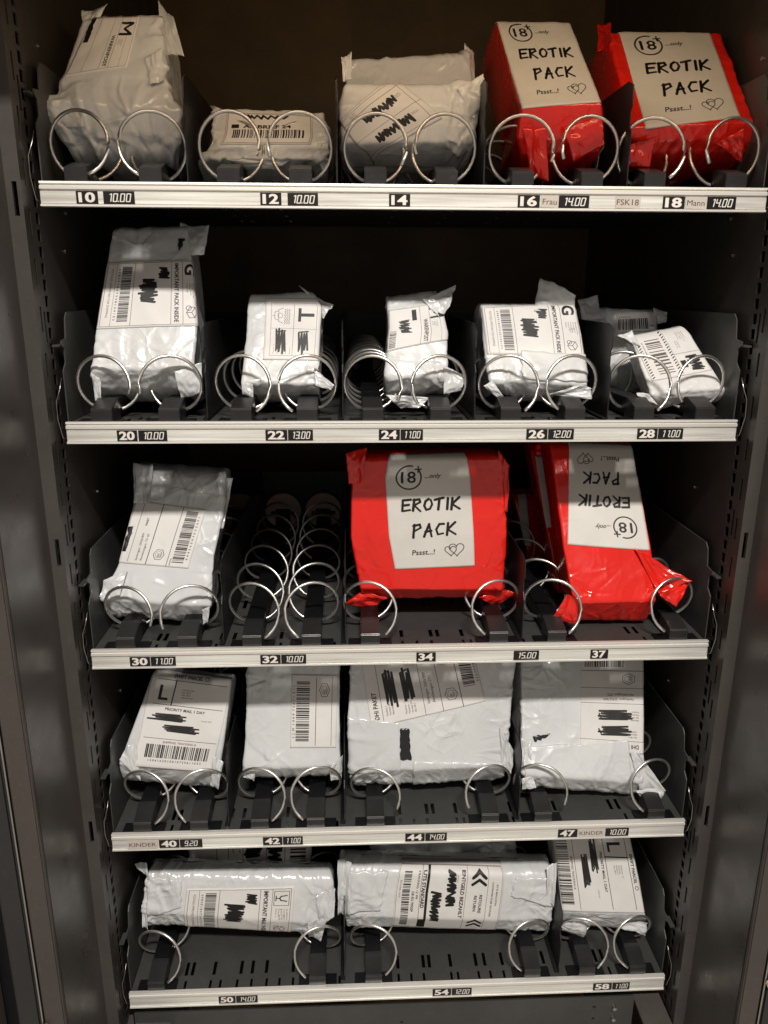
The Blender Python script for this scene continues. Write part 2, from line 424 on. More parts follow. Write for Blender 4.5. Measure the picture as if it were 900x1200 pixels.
def lab_important(big, brand='IMPORTANT PACK INSIDE', glass=False, seed=1):
    # reading frame: 330 wide (reading direction), 480 tall
    c = Canvas(330, 480, PAPER, seed)
    frame(c, 10, 14, 320, 466); c.line(10, 96, 320, 96, 1.6); c.line(10, 150, 320, 150, 1.6); c.line(10, 330, 320, 330, 1.6); c.line(10, 420, 320, 420, 1.2)
    c.flush(BROWN)
    c.text(brand, 18, 134, 26, .022, fit=292 if len(brand) > 20 else 300); c.flush(INK)
    if glass:
        c.poly([(22, 22), (100, 22), (100, 88), (22, 88)], 2); c.stroke([(45, 32), (50, 58), (61, 64), (72, 58), (77, 32)], 5); c.line(61, 62, 61, 80, 4); c.line(48, 80, 74, 80, 4)
        c.text('F', 120, 60, 10)
    elif big: c.text(big, 22, 84, 82, .03)
    c.flush((.03, .03, .03))
    tiny(c, 118, 30, 60, 5, 9, 0, 12); tiny(c, 150, 28, 60, 4, 8, 0, 11); c.flush((.35, .3, .28))
    box_icon(c, 238, 26, 52); c.flush((.16, .14, .14))
    c.scribble(38, 168, 92, 205, 9, 12, True); c.flush((.02, .02, .02))
    c.scribble(96, 228, 210, 292, 11, 22, True); c.flush((.02, .02, .02))
    tiny(c, 96, 222, 80, 1, 8); c.flush((.4, .35, .33))
    c.barcode(28, 344, 300, 392, True, 1.7); c.flush(INK)
    c.text('0 9 8 4 5 1 8 4 7 3 4 0 1 3 4 1 5 2', 36, 410, 13, fit=256); c.flush(INK)
    c.text('POSTAGE APPROVED FOR SHIPPING', 36, 446, 15, fit=240); c.flush((.4, .33, .3))
    return c
def lab_waren(seed, scr=True):
    c = Canvas(330, 400, PAPER, seed)
    frame(c, 8, 10, 322, 392); c.line(8, 128, 322, 128, 1.8); c.line(8, 60, 322, 60, 1.2); c.line(8, 190, 322, 190, 1.8); c.flush(BROWN)
    c.stroke([(44, 118), (44, 32), (80, 92), (116, 32), (116, 118)], 15); c.flush((.03, .03, .03))
    c.text('WARENPOST', 120, 170, 36, .02, fit=190); c.flush(INK)
    tiny(c, 150, 84, 60, 4, 8, 0, 10); c.flush((.35, .3, .28))
    if scr:
        c.rect(30, 214, 120, 244); c.flush((.02, .02, .02)); c.scribble(110, 262, 216, 320, 9, 20, True); c.flush((.02, .02, .02))
        c.barcode(190, 345, 316, 384, True, 2); c.flush(INK)
    else:
        c.line(8, 300, 322, 300, 1.4); c.flush(BROWN)
    return c
def lab_ship(seed=5):
    c = Canvas(360, 330, PAPER, seed)
    frame(c, 24, 36, 330, 300, 1.4); c.line(180, 36, 180, 300, 1.0); c.line(24, 168, 330, 168, 1.6); c.flush(BROWN)
    c.text('T', 222, 282, 128, .02); c.flush((.06, .05, .05))
    for k in range(3): c.stroke([(205+i*9, 140-k*12+(4 if i % 2 else -4)) for i in range(11)], 2)
    c.stroke([(210, 104), (222, 78), (290, 78), (300, 104)], 2); c.stroke([(228, 78), (236, 56), (276, 56), (284, 78)], 2); c.line(256, 56, 256, 44, 2); c.circle(256, 88, 14, 1.6)
    c.flush((.25, .2, .2))
    for y in (92, 224):
        c.scribble(48, y-24, 164, y+32, 11, 8, False); c.stroke([(50, y-20), (160, y-24), (166, y+30)], 8); c.flush((.10, .09, .09), .97)
    tiny(c, 34, 60, 50, 5, 10, 0, 24); c.flush((.45, .4, .38))
    return c
def lab_diag(seed=6):
    c = Canvas(430, 400, PAPER, seed)
    c.line(0, 20, 430, 20, 2); c.line(0, 66, 430, 66, 2.6); c.line(0, 230, 430, 230, 1.8); c.line(0, 372, 430, 372, 1.8); c.line(396, 20, 396, 380, 1.6); c.flush(INK)
    tiny(c, 60, 40, 70, 3, 11, 0, 12); c.flush((.3, .25, .25))
    c.scribble(120, 110, 330, 158, 14, 26, True); c.flush((.03, .03, .03))
    c.scribble(110, 272, 320, 322, 14, 26, True); c.flush((.03, .03, .03))
    tiny(c, 334, 120, 40, 3, 10); tiny(c, 330, 280, 40, 2, 10); c.flush((.4, .35, .33))
    return c
def lab_plainbar(seed=7):
    c = Canvas(420, 200, PAPER, seed)
    frame(c, 10, 8, 410, 192, 1.8); c.flush(BROWN)
    c.scribble(90, 20, 300, 40, 10, 16, True); c.flush((.05, .05, .05))
    c.rect(30, 84, 66, 108); c.text('AB BRIEF 24', 86, 108, 32, .03, fit=230); c.flush(INK)
    c.barcode(40, 118, 380, 168, True, 3); c.flush(INK)
    return c
def lab_hazard(seed=8):
    c = Canvas(340, 420, PAPER, seed)
    c.line(8, 170, 330, 170, 0.1); c.line(190, 14, 190, 196, 1.6); c.line(8, 190, 330, 196, 1.2); c.flush(INK)
    for y in (200, 392):
        for i in range(17): c.stroke([(14+i*19, y), (22+i*19, y+16)], 6)
        c.flush((.03, .03, .03))
    c.barcode(60, 240, 316, 350, True, 6); c.flush((.38, .33, .31)); c.text('JJD 00039 00067 0001', 70, 376, 14); c.flush((.3, .26, .25))
    tiny(c, 40, 60, 80, 4, 13, 0, 16); tiny(c, 100, 130, 80, 2, 13, 0, 16); c.flush((.45, .38, .36))
    c.rect(240, 140, 290, 178); c.scribble(215, 40, 320, 118, 8, 20, True); c.flush((.03, .03, .03))
    return c
def lab_hexa(seed=9):
    c = Canvas(330, 350, PAPER, seed)
    c.line(10, 48, 320, 48, 1.4); c.line(4, 140, 326, 140, 3); c.line(4, 240, 326, 240, 2.2); c.flush(INK)
    c.text('Sendungsnr. 234567899', 20, 92, 15, 0); c.text('Abrechnungsnr. 721 02', 20, 116, 15, 0); c.text('PAKET', 205, 92, 14, .02); c.flush((.2, .17, .17))
    hexagon(c, 60, 190, 26, 26); c.flush(INK)
    c.barcode(24, 262, 308, 318, True, 2.2); c.text('3 4 4 3 6 5 0 4 0 2 2 4 7 1', 40, 334, 13, fit=240); c.text('SHIPPING', 8, 258, 9); c.flush(INK)
    return c
def lab_hexb(seed=10):
    c = Canvas(380, 240, PAPER, seed)
    c.line(10, 212, 370, 212, 1.4) ; c.line(12, 130, 362, 130, 2.2); c.flush(INK)
    hexagon(c, 300, 172, 34, 26); c.flush(INK)
    c.barcode(34, 28, 346, 96, True, 2.6); c.text('J  J  D  1 4 0 9  7 5 6 7 1  2 1 1', 50, 20, 15, fit=270); c.flush(INK)
    return c
def lab_paket(seed, flip=False):
    c = Canvas(360, 520, PAPER, seed)
    for y, w in ((60, 1.4), (250, 1.4), (330, 1.8), (420, 2.4)): c.line(0, y, 360, y, w)
    c.flush(INK)
    c.text('DHI PAKET', 30, 42, 28, .015, fit=128); c.flush(INK)
    for y in (110, 190):
        c.scribble(92, y-22, 250, y+24, 10, 8, False); c.stroke([(96, y-20), (240, y-24), (256, y+6)], 7); c.flush((.10, .09, .09), .97)
    tiny(c, 40, 84, 50, 3, 12, 0, 14); tiny(c, 30, 170, 50, 4, 12, 0, 14); c.flush((.35, .3, .3))
    c.text('Sendungsnr. 234567899', 60, 278, 18, 0); c.text('Abrechnungsnr. 0721', 60, 302, 18, 0); c.flush((.25, .2, .2))
    hexagon(c, 90, 378, 34, 28); c.flush(INK)
    c.barcode(120, 440, 340, 494, True, 3); c.text('0 2 5 3 9 4 8 2 1 7', 140, 512, 14, fit=180); c.flush(INK)
    return c
def lab_priority(seed=12, side=False):
    c = Canvas(360, 460, PAPER, seed)
    c.line(30, 40, 345, 40, 2.2); c.line(30, 158, 345, 158, 2.2); c.line(116, 40, 112, 158, 5); c.line(20, 318, 350, 318, 1.6); c.flush(INK)
    c.text('SWIFT PARCEL', 100, 28, 20, .02, fit=130); c.text('L', 48, 136, 98, .015); c.flush((.03, .03, .03))
    c.text('PRIORITY MAIL 1 DAY', 90, 184, 19, .01, fit=180); c.flush(INK)
    tiny(c, 150, 84, 60, 4, 10, 0, 12); tiny(c, 260, 220, 60, 1, 9); c.flush((.35, .3, .28))
    c.circle(250, 20, 8, 2); c.flush(INK)
    for (x, y) in ((40, 212), (110, 262)):
        c.scribble(x-2, y-12, x+132, y+20, 6.5, 9, False); c.stroke([(x+6, y+16), (x+138, y+18), (x+120, y+6)], 5); c.flush((.07, .06, .06), .97)
    tiny(c, 60, 205, 60, 2, 9); c.flush((.4, .35, .33))
    c.text('SHIPPING TRACKING #', 110, 338, 15, fit=150); c.flush(BROWN)
    c.barcode(40, 346, 330, 408, True, 2.2); c.text('1 5 0 4 1 6 2 0 1 0 0 1 0 7 2 9 6 1 1 6 5 3', 60, 426, 14, fit=240); c.flush(INK)
    return c
def lab_uts(seed=14):
    c = Canvas(330, 520, PAPER, seed)
    frame(c, 8, 8, 322, 512, 1.2); c.line(8, 76, 322, 76, 1.4); c.line(8, 180, 322, 180, 1.4); c.line(8, 400, 322, 400, 1.8); c.flush(BROWN)
    for x0 in (20, 236):
        for k in range(2):
            x = x0+k*30; s = 1 if x0 < 100 else 1
            c.stroke([(x+22, 88), (x, 120), (x+22, 152)], 13)
    c.flush((.04, .04, .04))
    c.text('RETOURE', 118, 112, 19, .015); c.text('RETURN', 122, 138, 19, .015); c.text('BITTE BEACHTEN', 70, 34, 12); c.text('KOSTENFREI FUER RETOURE', 60, 56, 12); c.flush(INK)
    c.text('ENTGELD BEZAHLT', 18, 206, 24, .02, fit=210); c.flush(INK)
    c.scribble(22, 236, 172, 268, 11, 22, True); c.flush((.02, .02, .02)); c.scribble(110, 306, 262, 340, 11, 22, True); c.flush((.02, .02, .02))
    tiny(c, 30, 228, 60, 2, 9); tiny(c, 120, 298, 60, 2, 9); c.flush((.4, .35, .33))
    c.rect(8, 362, 250, 374); c.rect(250, 362, 322, 400); c.flush((.03, .03, .03))
    c.text('UTS STANDARD', 20, 395, 24, .025, fit=170); c.flush(INK)
    c.text('TRACKING: 1Z 999', 20, 420, 15); c.text('DE-EU 709209', 110, 440, 17, .01); c.flush(INK)
    c.barcode(24, 450, 310, 486, True, 2.2); c.text('0 2 2 4 8 1 9 5 7', 60, 502, 12); c.flush(INK)
    return c
def lab_small(seed, w=260, h=140):
    c = Canvas(w, h, PAPER, seed)
    c.barcode(14, 50, w-60, h-16, True, 3); c.text('6 5 0 0 4 1 2', 20, 42, 14); c.text('24h', w-50, h-30, 20, .01); c.flush(INK, .9)
    return c
def lab_row(seed=16):
    c = Canvas(460, 200, PAPER, seed)
    for x in (100, 145, 200, 290, 360): c.line(x, 0, x, 200, 1.6)
    c.flush(INK)
    c.scribble(212, 10, 262, 90, 12, 14, False); c.flush((.03, .03, .03)); c.scribble(300, 20, 345, 120, 12, 14, False); c.flush((.03, .03, .03))
    c.barcode(380, 20, 440, 180, False, 3); c.text('PAKET', 108, 10, 16, .02, 0, 1); tiny(c, 160, 20, 20, 3, 10, 1, 12); c.flush(INK)
    return c
def make_labels():
    L = {}
    L['erotik'] = erotik()
    mk = lambda n, c: L.__setitem__(n, print_mat('print_'+n, c, .55, .14, .03))
    mk('warenpost', lab_waren(21, False)); mk('waren2', lab_waren(22, True)); mk('plain_bar', lab_plainbar()); mk('diag', lab_diag())
    mk('important', lab_important('G', seed=31)); mk('importantG', lab_important('G', seed=32))
    mk('mail', lab_important(None, 'IMPORTANT MAIL INSIDE', True, 33)); mk('ship', lab_ship()); mk('hazard', lab_hazard())
    mk('hexa', lab_hexa()); mk('hexb', lab_hexb()); mk('paket', lab_paket(41)); mk('paket2', lab_paket(42))
    mk('priority', lab_priority(51)); mk('priority2', lab_priority(52)); mk('uts', lab_uts()); mk('smallbar', lab_small(61)); mk('rowbar', lab_row())
    c = Canvas(40, 200, PAPER, 1); mk('blank', c)
    return L
SEG = {'0': 'abcdef', '1': 'bc', '2': 'abged', '3': 'abgcd', '4': 'fgbc', '5': 'afgcd', '6': 'afgedc', '7': 'abc', '8': 'abcdefg', '9': 'abfgcd'}
def plate_mat(kind, txt):
    if kind == 'n':
        c = Canvas(96, 56, (.05, .045, .045), 1)
        c.text(txt, 10, 48, 60, .03, fit=72); c.text(txt, 12, 48, 60, .03, fit=72); c.flush((.93, .90, .87))
    elif kind == 'w':
        n = 150 if len(txt) > 4 else 96
        c = Canvas(n, 56, (.80, .76, .72), 1); c.text(txt, 8, 42, 38, .0, fit=n-18); c.flush((.30, .26, .25))
    else:
        n = 126; c = Canvas(n, 56, (.06, .05, .05), 1)
        def digit(ch, x):
            w, h, y0 = 15, 34, 11; P = lambda a, b: (x+a*w+(1-b)*6, y0+b*h)
            S = {'a': (P(0,0),P(1,0)),'b': (P(1,0),P(1,.5)),'c': (P(1,.5),P(1,1)),'d': (P(0,1),P(1,1)),'e': (P(0,.5),P(0,1)),'f': (P(0,0),P(0,.5)),'g': (P(0,.5),P(1,.5))}
            for k in SEG[ch]:
                p, q = S[k]; c.stroke([(p[0]*.93+q[0]*.07, p[1]*.93+q[1]*.07), (q[0]*.93+p[0]*.07, q[1]*.93+p[1]*.07)], 5)
            if ch == '1': c.stroke([P(.55, .1), P(.9, 0)], 4)
        x = 14 if len(txt) == 5 else 26
        for ch in txt:
            if ch == '.': c.stroke([(x-3, 44), (x-2.5, 45)], 5); x += 5
            else: digit(ch, x); x += 24
        c.flush((.93, .91, .88))
    return print_mat('plate_'+txt.replace('.', '_'), c, .4, .03, .1)
# ---------------------------------------------------------------- measured layout (metres)
PLATES = {
 1: [('n', '10', -0.321, -0.3001), ('p', '10.00', -0.2953, -0.2654), ('n', '12', -0.1457, -0.1251), ('p', '10.00', -0.1194, -0.0897), ('n', '14', -0.021, -0.0001), ('n', '16', 0.1055, 0.1275), ('w', 'Frau', 0.1283, 0.1461), ('p', '14.00', 0.1461, 0.1766), ('w', 'FSK18', 0.2022, 0.2278), ('n', '18', 0.2501, 0.2724), ('w', 'Mann', 0.2724, 0.2947), ('p', '14.00', 0.2947, 0.3241)],
 2: [('n', '20', -0.3033, -0.2822), ('p', '10.00', -0.2813, -0.2514), ('n', '22', -0.1496, -0.1265), ('p', '13.00', -0.126, -0.0996), ('n', '24', -0.0305, -0.0079), ('p', '11.00', -0.0075, 0.0165), ('n', '26', 0.1267, 0.1496), ('p', '12.00', 0.1501, 0.1781), ('n', '28', 0.2465, 0.2688), ('p', '11.00', 0.2693, 0.2967)],
 3: [('n', '30', -0.3124, -0.2894), ('p', '11.00', -0.289, -0.2607), ('n', '32', -0.1654, -0.1421), ('p', '10.00', -0.1417, -0.113), ('n', '34', 0.0132, 0.0359), ('p', '15.00', 0.1261, 0.156), ('n', '37', 0.2161, 0.2372)],
 4: [('w', 'KINDER', -0.3363, -0.2993), ('n', '40', -0.2983, -0.2736), ('p', '9.20', -0.2731, -0.2457), ('n', '42', -0.1721, -0.1481), ('p', '11.00', -0.1476, -0.123), ('n', '44', 0.0032, 0.0276), ('p', '14.00', 0.0281, 0.0552), ('n', '47', 0.1944, 0.2192), ('w', 'KINDER', 0.2198, 0.2539), ('p', '10.00', 0.2544, 0.2843)],
 5: [('n', '50', -0.2395, -0.2173), ('p', '14.00', -0.2168, -0.1884), ('n', '54', 0.0424, 0.0674), ('p', '12.00', 0.068, 0.0948), ('n', '58', 0.2583, 0.2839), ('p', '11.00', 0.2845, 0.3083)],
}
COIL_X = {
 1: [-0.3208, -0.2504, -0.1761, -0.107, -0.034, 0.0354, 0.1104, 0.1792, 0.2417, 0.3237],
 2: [-0.3186, -0.2491, -0.1746, -0.1058, -0.0366, 0.035, 0.1099, 0.1789, 0.2536, 0.3203],
 3: [-0.3169, -0.2474, -0.1746, -0.1071, -0.0396, 0.1087, 0.1766, 0.3199],
 4: [-0.3179, -0.2493, -0.1756, -0.1072, -0.0335, 0.109, 0.1756, 0.3188],
 5: [-0.3202, -0.11, -0.0356, 0.1761, 0.2501, 0.3187],
}
DIVIDER_X = {
 1: [-0.2161, -0.0715, 0.0731, 0.2165],
 2: [-0.2109, -0.0682, 0.0721, 0.2164],
 3: [-0.2077, -0.068, 0.1376],
 4: [-0.2144, -0.0715, 0.1464],
 5: [-0.0741, 0.2138],
}
SLOT_BIG = [-0.287, -0.279, -0.25, -0.214, -0.199, -0.18, -0.144, -0.002, 0.033, 0.041, 0.07, 0.105, 0.117, 0.141, 0.198, 0.271, 0.281]
SLOT_SMALL = [-0.285, -0.252, -0.239, -0.217, -0.198, -0.178, -0.161, -0.143, -0.081, -0.002, 0.015, 0.032, 0.069, 0.078, 0.106, 0.122, 0.14, 0.284]
# ---------------------------------------------------------------- cabinet
TRAY_Z = [0.0, -0.23115, -0.49007, -0.73575, -0.9807]
XW = 0.3625                         # inner side wall
cab = tag(empty('vending_machine', (0, 0, -1.2)), 'black vending machine cabinet with slotted side walls around the five trays', 'vending machine')
def off(o):                          # child mesh given in world coordinates
    o.location = (-cab.location.x, -cab.location.y, -cab.location.z); return o
def side_wall(s):
    holes = []
    z = .36
    while z > -1.32:                # hanging slots
        holes.append((.004, .0125, z-.0105, z)); z -= .0155
    z = .33
    while z > -1.32:
        holes.append((-.0125, -.0085, z-.024, z)); z -= .0445
    z = .30
    for k in range(6):
        holes.append((-.004, .0005, z-.21*k-.03, z-.21*k))
    v, f = plate_with_holes(-.023, .62, -1.35, .38, holes, lambda a, b, d: (s*(XW+d), a, b), .0015)
    off(mesh_obj('side_wall', v, f, M['cab'], cab))
    off(MB().box(*sorted((s*(XW+.012), s*(XW+.0135))), -.022, .62, -1.35, .38).build('outer_skin', M['plastic'], cab))
    m = MB()
    for (y, z) in ((.09, -.02), (.075, -.06), (.1, -.33), (.13, -.45), (.11, -.6), (.12, -.85), (.06, .13)):
        m.tube([(s*(XW-.0015), y, z), (s*(XW+.002), y, z)], .0022, 10)
    r = off(m.build('rivet', M['hook'], cab)); r['kind'] = 'stuff'
    # slotted flange facing the viewer, jamb, front frame, seal
    holes = [(.3665, .371, -.003-.347*k-.030, -.003-.347*k) for k in range(-1, 4)]
    v, f = plate_with_holes(XW, .3768, -1.35, .38, holes, lambda a, b, d: (s*a, -.023+d, b), .004)
    off(mesh_obj('slotted_flange', v, f, M['jamb'], cab))
    off(MB().box(*sorted((s*.3768, s*.3788)), -.128, -.019, -1.35, .38).build('jamb_panel', M['jamb'], cab, .0006))
    off(MB().box(*sorted((s*.376, s*.398)), -.136, -.129, -1.35, .40).build('front_frame', M['front'], cab, .0015))
    off(MB().tube([(s*.3995, -.137, -1.35), (s*.3995, -.137, .4)], .0009, 8).build('seal_edge', M['hook'], cab))
    g = MB().prism_z([(s*.401, -.136), (s*.423, -.142), (s*.423, -.12), (s*.401, -.12)], -1.35, .4).build('door_gasket', M['gasket'], cab, .003); off(g)
    off(MB().box(*sorted((s*.426, s*.47)), -.13, -.11, -1.35, .4).build('outer_frame', M['plastic'], cab, .002))
    off(MB().box(*sorted((s*.440, s*.47)), -.16, -.1305, -1.35, .4).build('door_edge', M['front'], cab, .002))
side_wall(-1); side_wall(1)
for s, z, x in ((-1, -.868, .3955), (1, -.842, .403)):
    off(MB().tube([(s*x, -.139, z), (s*x, -.143, z)], .0042, 16).build('rubber_stop', M['cream'], cab, smooth=False))
off(MB().box(-.38, .38, .62, .63, -1.35, .38).build('back_wall', M['wall'], cab))
off(MB().box(-.42, .42, -.096, .63, .378, .40).build('ceiling_panel', M['wall'], cab))
off(MB().box(-.3768, .3768, -.128, -.095, .168, .40).build('header_panel', M['front'], cab, .002))
off(MB().box(-.3768, .3768, -.12, .63, -1.37, -1.35).build('floor_panel', M['wall'], cab))
# lower front panel and the two guide plates of the delivery chute
holes = [(-.318, -.314, -1.047, -1.043), (.262, .266, -1.036, -1.032), (.262, .266, -1.056, -1.052), (.0, .004, -1.05, -1.046)]
v, f = plate_with_holes(-.352, .318, -1.075, -1.016, holes, lambda a, b, d: (a, .004+d, b), .002)
off(mesh_obj('chute_panel', v, f, M['tray'], cab))
off(MB().prism_x([(.002, -1.078), (-.018, -1.09), (-.022, -1.10), (.03, -1.10), (.03, -1.078)], -.352, .318).build('chute_lip', M['jamb'], cab, .001))
for x in (.291,):
    for z in (-1.034, -1.053):
        off(MB().disc_y(x, z, .0028, -.0005, .004, 14).build('screw', M['hook'], cab))
off(MB().disc_y(-.292, -1.067, .0026, -.0005, .004, 14).build('screw', M['hook'], cab))
def tri_plate(name, pts, th, mat):
    n = len(pts); v = list(pts)+[(x, y, z-th) for x, y, z in pts]
    f = [tuple(range(n)), tuple(range(2*n-1, n-1, -1))]+[(i, n+i, n+(i+1) % n, (i+1) % n) for i in range(n)]
    return off(mesh_obj(name, v, f, mat, cab))
tri_plate('guide_plate', [(.321, .018, -1.029), (.358, .018, -1.029), (.369, -.10, -1.052), (.329, -.10, -1.052)], .004, M['jamb'])
tri_plate('guide_plate', [(.372, .004, -1.033), (.378, .014, -1.028), (.3765, .014, -1.028), (.3762, -.10, -1.058), (.371, -.10, -1.058)], .005, M['jamb'])
tri_plate('guide_plate', [(-.351, .014, -1.030), (-.305, .010, -1.032), (-.302, -.004, -1.04), (-.300, -.10, -1.06), (-.352, -.10, -1.06)], .004, M['jamb'])
tri_plate('guide_plate', [(-.374, .016, -1.032), (-.358, .016, -1.032), (-.354, .006, -1.036), (-.354, -.10, -1.06), (-.3755, -.10, -1.06)], .004, M['jamb'])

# ---------------------------------------------------------------- trays
def helix(cx, cz, R, y0, y1, pitch, a0, sgn, r, first=.05):
    turns = 1+(y1-y0-first)/pitch; n = int(turns*30)
    P = []
    for i in range(n+1):
        t = turns*i/n; a = math.radians(a0)+2*math.pi*t
        P.append((cx+sgn*R*math.cos(a), y0+first*min(t, 1)+pitch*max(t-1, 0), cz+R*math.sin(a)))
    P.append((cx+sgn*R*.4, y1+.002, cz))
    return MB().tube(P, r, 8)
COIL = {1: [(-70, .09), (-110, .09), (-20, .085), (-158, .085), (-35, .09), (-165, .09), (-25, .085), (-160, .085), (-60, .09), (-155, .09)],
        2: [(-15, .09), (-165, .09), (-60, .065), (-60, .065), (-30, .045), (-38, .08), (-60, .08), (-55, .08), (-60, .07), (-35, .08)],
        3: [(-20, .07), (-28, .07), (-62, .072), (-62, .072), (-55, .07), (-60, .07), (-62, .085), (-60, .08)],
        4: [(-62, .07), (-58, .07), (-62, .07), (-60, .07), (-28, .07), (-30, .07), (-28, .07), (-60, .07)],
        5: [(-62, .075), (-60, .075), (-60, .075), (-62, .075), (-62, .07), (-66, .07)]}
TRAY_LABEL = ['topmost tray, holding slots 10 to 18 with two red parcels at its right end',
              'second tray from the top, holding slots 20 to 28 with only white parcels',
              'middle tray of the five, holding slots 30 to 37 with an empty pair of spirals',
              'fourth tray from the top, holding slots 40 to 47 with four white parcels',
              'lowest tray of the machine, holding slots 50 to 58 with long parcels lying across']
def build_tray(i):
    r = i+1; z0 = TRAY_Z[i]
    T = tag(empty('product_tray', (0, 0, z0)), TRAY_LABEL[i], 'tray', 'trays of the vending machine')
    holes = [(x-.0022, x+.0022, .028, .050) for x in SLOT_BIG]+[(x-.0016, x+.0016, .0075, .0205) for x in SLOT_SMALL]
    extra = [(x-.0025, x+.0025, y, y+.03) for x in SLOT_BIG for y in (.12, .2, .28, .36)]
    # the coil guides cover some slots: leave these out
    holes = [h for h in holes+extra if all(abs((h[0]+h[1])/2-c) > .016 for c in COIL_X[r])]
    v, f = plate_with_holes(-.3535, .3535, .0055, .46, holes, lambda a, b, d: (a, b, -.0015-d), .0014)
    mesh_obj('tray_floor', v, f, M['tray'], T)
    MB().box(-.354, .354, .4605, .4625, -.004, .10).build('tray_back', M['divider'], T)
    # aluminium rail
    prof = [(.0052, .0005), (.001, .0005), (.0006, -.0012), (.0022, -.0018), (.0022, -.0030), (.0004, -.0036), (.0002, -.0066), (.0026, -.0072), (.0026, -.0078),
            (.0016, -.0082), (.0014, -.0198), (-.0006, -.0202), (-.0008, -.0220), (.0035, -.0224), (.0052, -.0224)]
    rail = MB().prism_x(prof, -.355, .355).build('price_rail', M['alu'], T)
    MB().box(-.3535, .3535, .0006, .0011, -.0194, -.0086).build('strip_insert', M['strip'], rail)
    for kind, txt, xa, xb in PLATES[r]:
        nm = {'n': 'number_plate', 'p': 'price_plate', 'w': 'word_sticker'}[kind]
        yy = .0001 if kind != 'w' else -.0002
        ca = plate_mats[(kind, txt)]; tilt = .0
        w = xb-xa; zt, zb = -.0083, -.0196
        if kind == 'w' and txt != 'KINDER': xa += .0003; tilt = .0003
        o = mesh_obj(nm, [(xa, yy, zb+tilt), (xb-.0003, yy, zb-tilt), (xb-.0003, yy, zt), (xa, yy, zt),
                          (xa, yy+.0005, zb), (xb-.0003, yy+.0005, zb), (xb-.0003, yy+.0005, zt), (xa, yy+.0005, zt)],
                     [(0, 1, 2, 3), (0, 4, 5, 1), (3, 2, 6, 7), (0, 3, 7, 4), (1, 5, 6, 2)], ca, rail, False,
                     [(0, 0), (1, 0), (1, 1), (0, 1), (0, 0), (1, 0), (1, 1), (0, 1)])
    for s in (-1, 1):
        prof = [(.010, 0), (.010, .052), (.019, .060), (.019, .074), (.012, .078), (.012, .082), (.026, .084), (.030, .104), (.036, .110), (.455, .112), (.455, -.006), (.010, -.006)]
        x0, x1 = sorted((s*.3542, s*.3554))
        p = MB().prism_x(prof, x0, x1).build('side_panel', M['tray'], T)
        MB().box(*sorted((s*.3556, s*.3612)), .004, .022, .0765, .0785).build('hook_tab', M['tray'], p)
        MB().tube([(s*.3565, .004, -.018), (s*.3595, .002, -.016), (s*.3612, -.002, .004), (s*.3606, -.002, .022), (s*.3575, .002, .034), (s*.356, .006, .045)], .0005, 6).build('spring_wire', M['hook'], p, smooth=True)
    for x in DIVIDER_X[r]:
        prof = [(.012, 0), (.012, .05), (.018, .058), (.018, .072), (.014, .076), (.016, .094), (.030, .100), (.45, .102), (.45, -.001), (.012, -.001)]
        d = MB().prism_x(prof, x-.0006, x+.0006).build('divider', M['divider'], T)
        MB().box(x-.0055, x+.0006, .012, .45, .0003, .0015).build('foot_flange', M['divider'], d)
    for j, x in enumerate(COIL_X[r]):
        sg = 1 if j % 2 == 0 else -1
        a0, pitch = COIL[r][j]
        if a0 < -90: a0 = -180-a0 if sg > 0 else -180-a0
        cx = x
        # left spirals turn from the lower right over the top to the left, right ones mirrored
        R_ = .0305 if r == 1 else .0302
        h = helix(cx, .0362, R_, .008, .435, pitch, a0, sg, .0018, .036 if r == 1 else .045 if r == 2 else .06).build('spiral_coil', M['wire'], T, smooth=True)
        g = MB().prism_x([(.0362, .0025), (.0362, .0205), (.45, .0205), (.45, .0025)], x-.0105, x+.0105).build('coil_guide', M['plastic'], T, .0006)
        MB().prism_x([(.0046, -.0012), (.0040, .0128), (.0048, .0138), (.030, .0212), (.036, .0215), (.036, -.0012)], x-.0108, x+.0108).build('end_cap', M['cap'], g, .0006)
        MB().box(x-.025, x+.025, .0058, .022, -.0012, .0012).build('base_foot', M['plastic'], g, .0004)
        MB().disc_y(cx, .0362, .030, .445, .452, 32).build('drive_disc', M['disc'], T, .001)
        MB().box(cx-.012, cx+.012, .438, .4448, .006, .040).box(cx-.02, cx+.02, .440, .4448, .03, .036).build('drive_hub', M['plastic'], T, .001)
    return T
plate_mats = {}
for r in PLATES:
    for kind, txt, xa, xb in PLATES[r]:
        if (kind, txt) not in plate_mats: plate_mats[(kind, txt)] = plate_mat(kind, txt)
for i in range(5): build_tray(i)
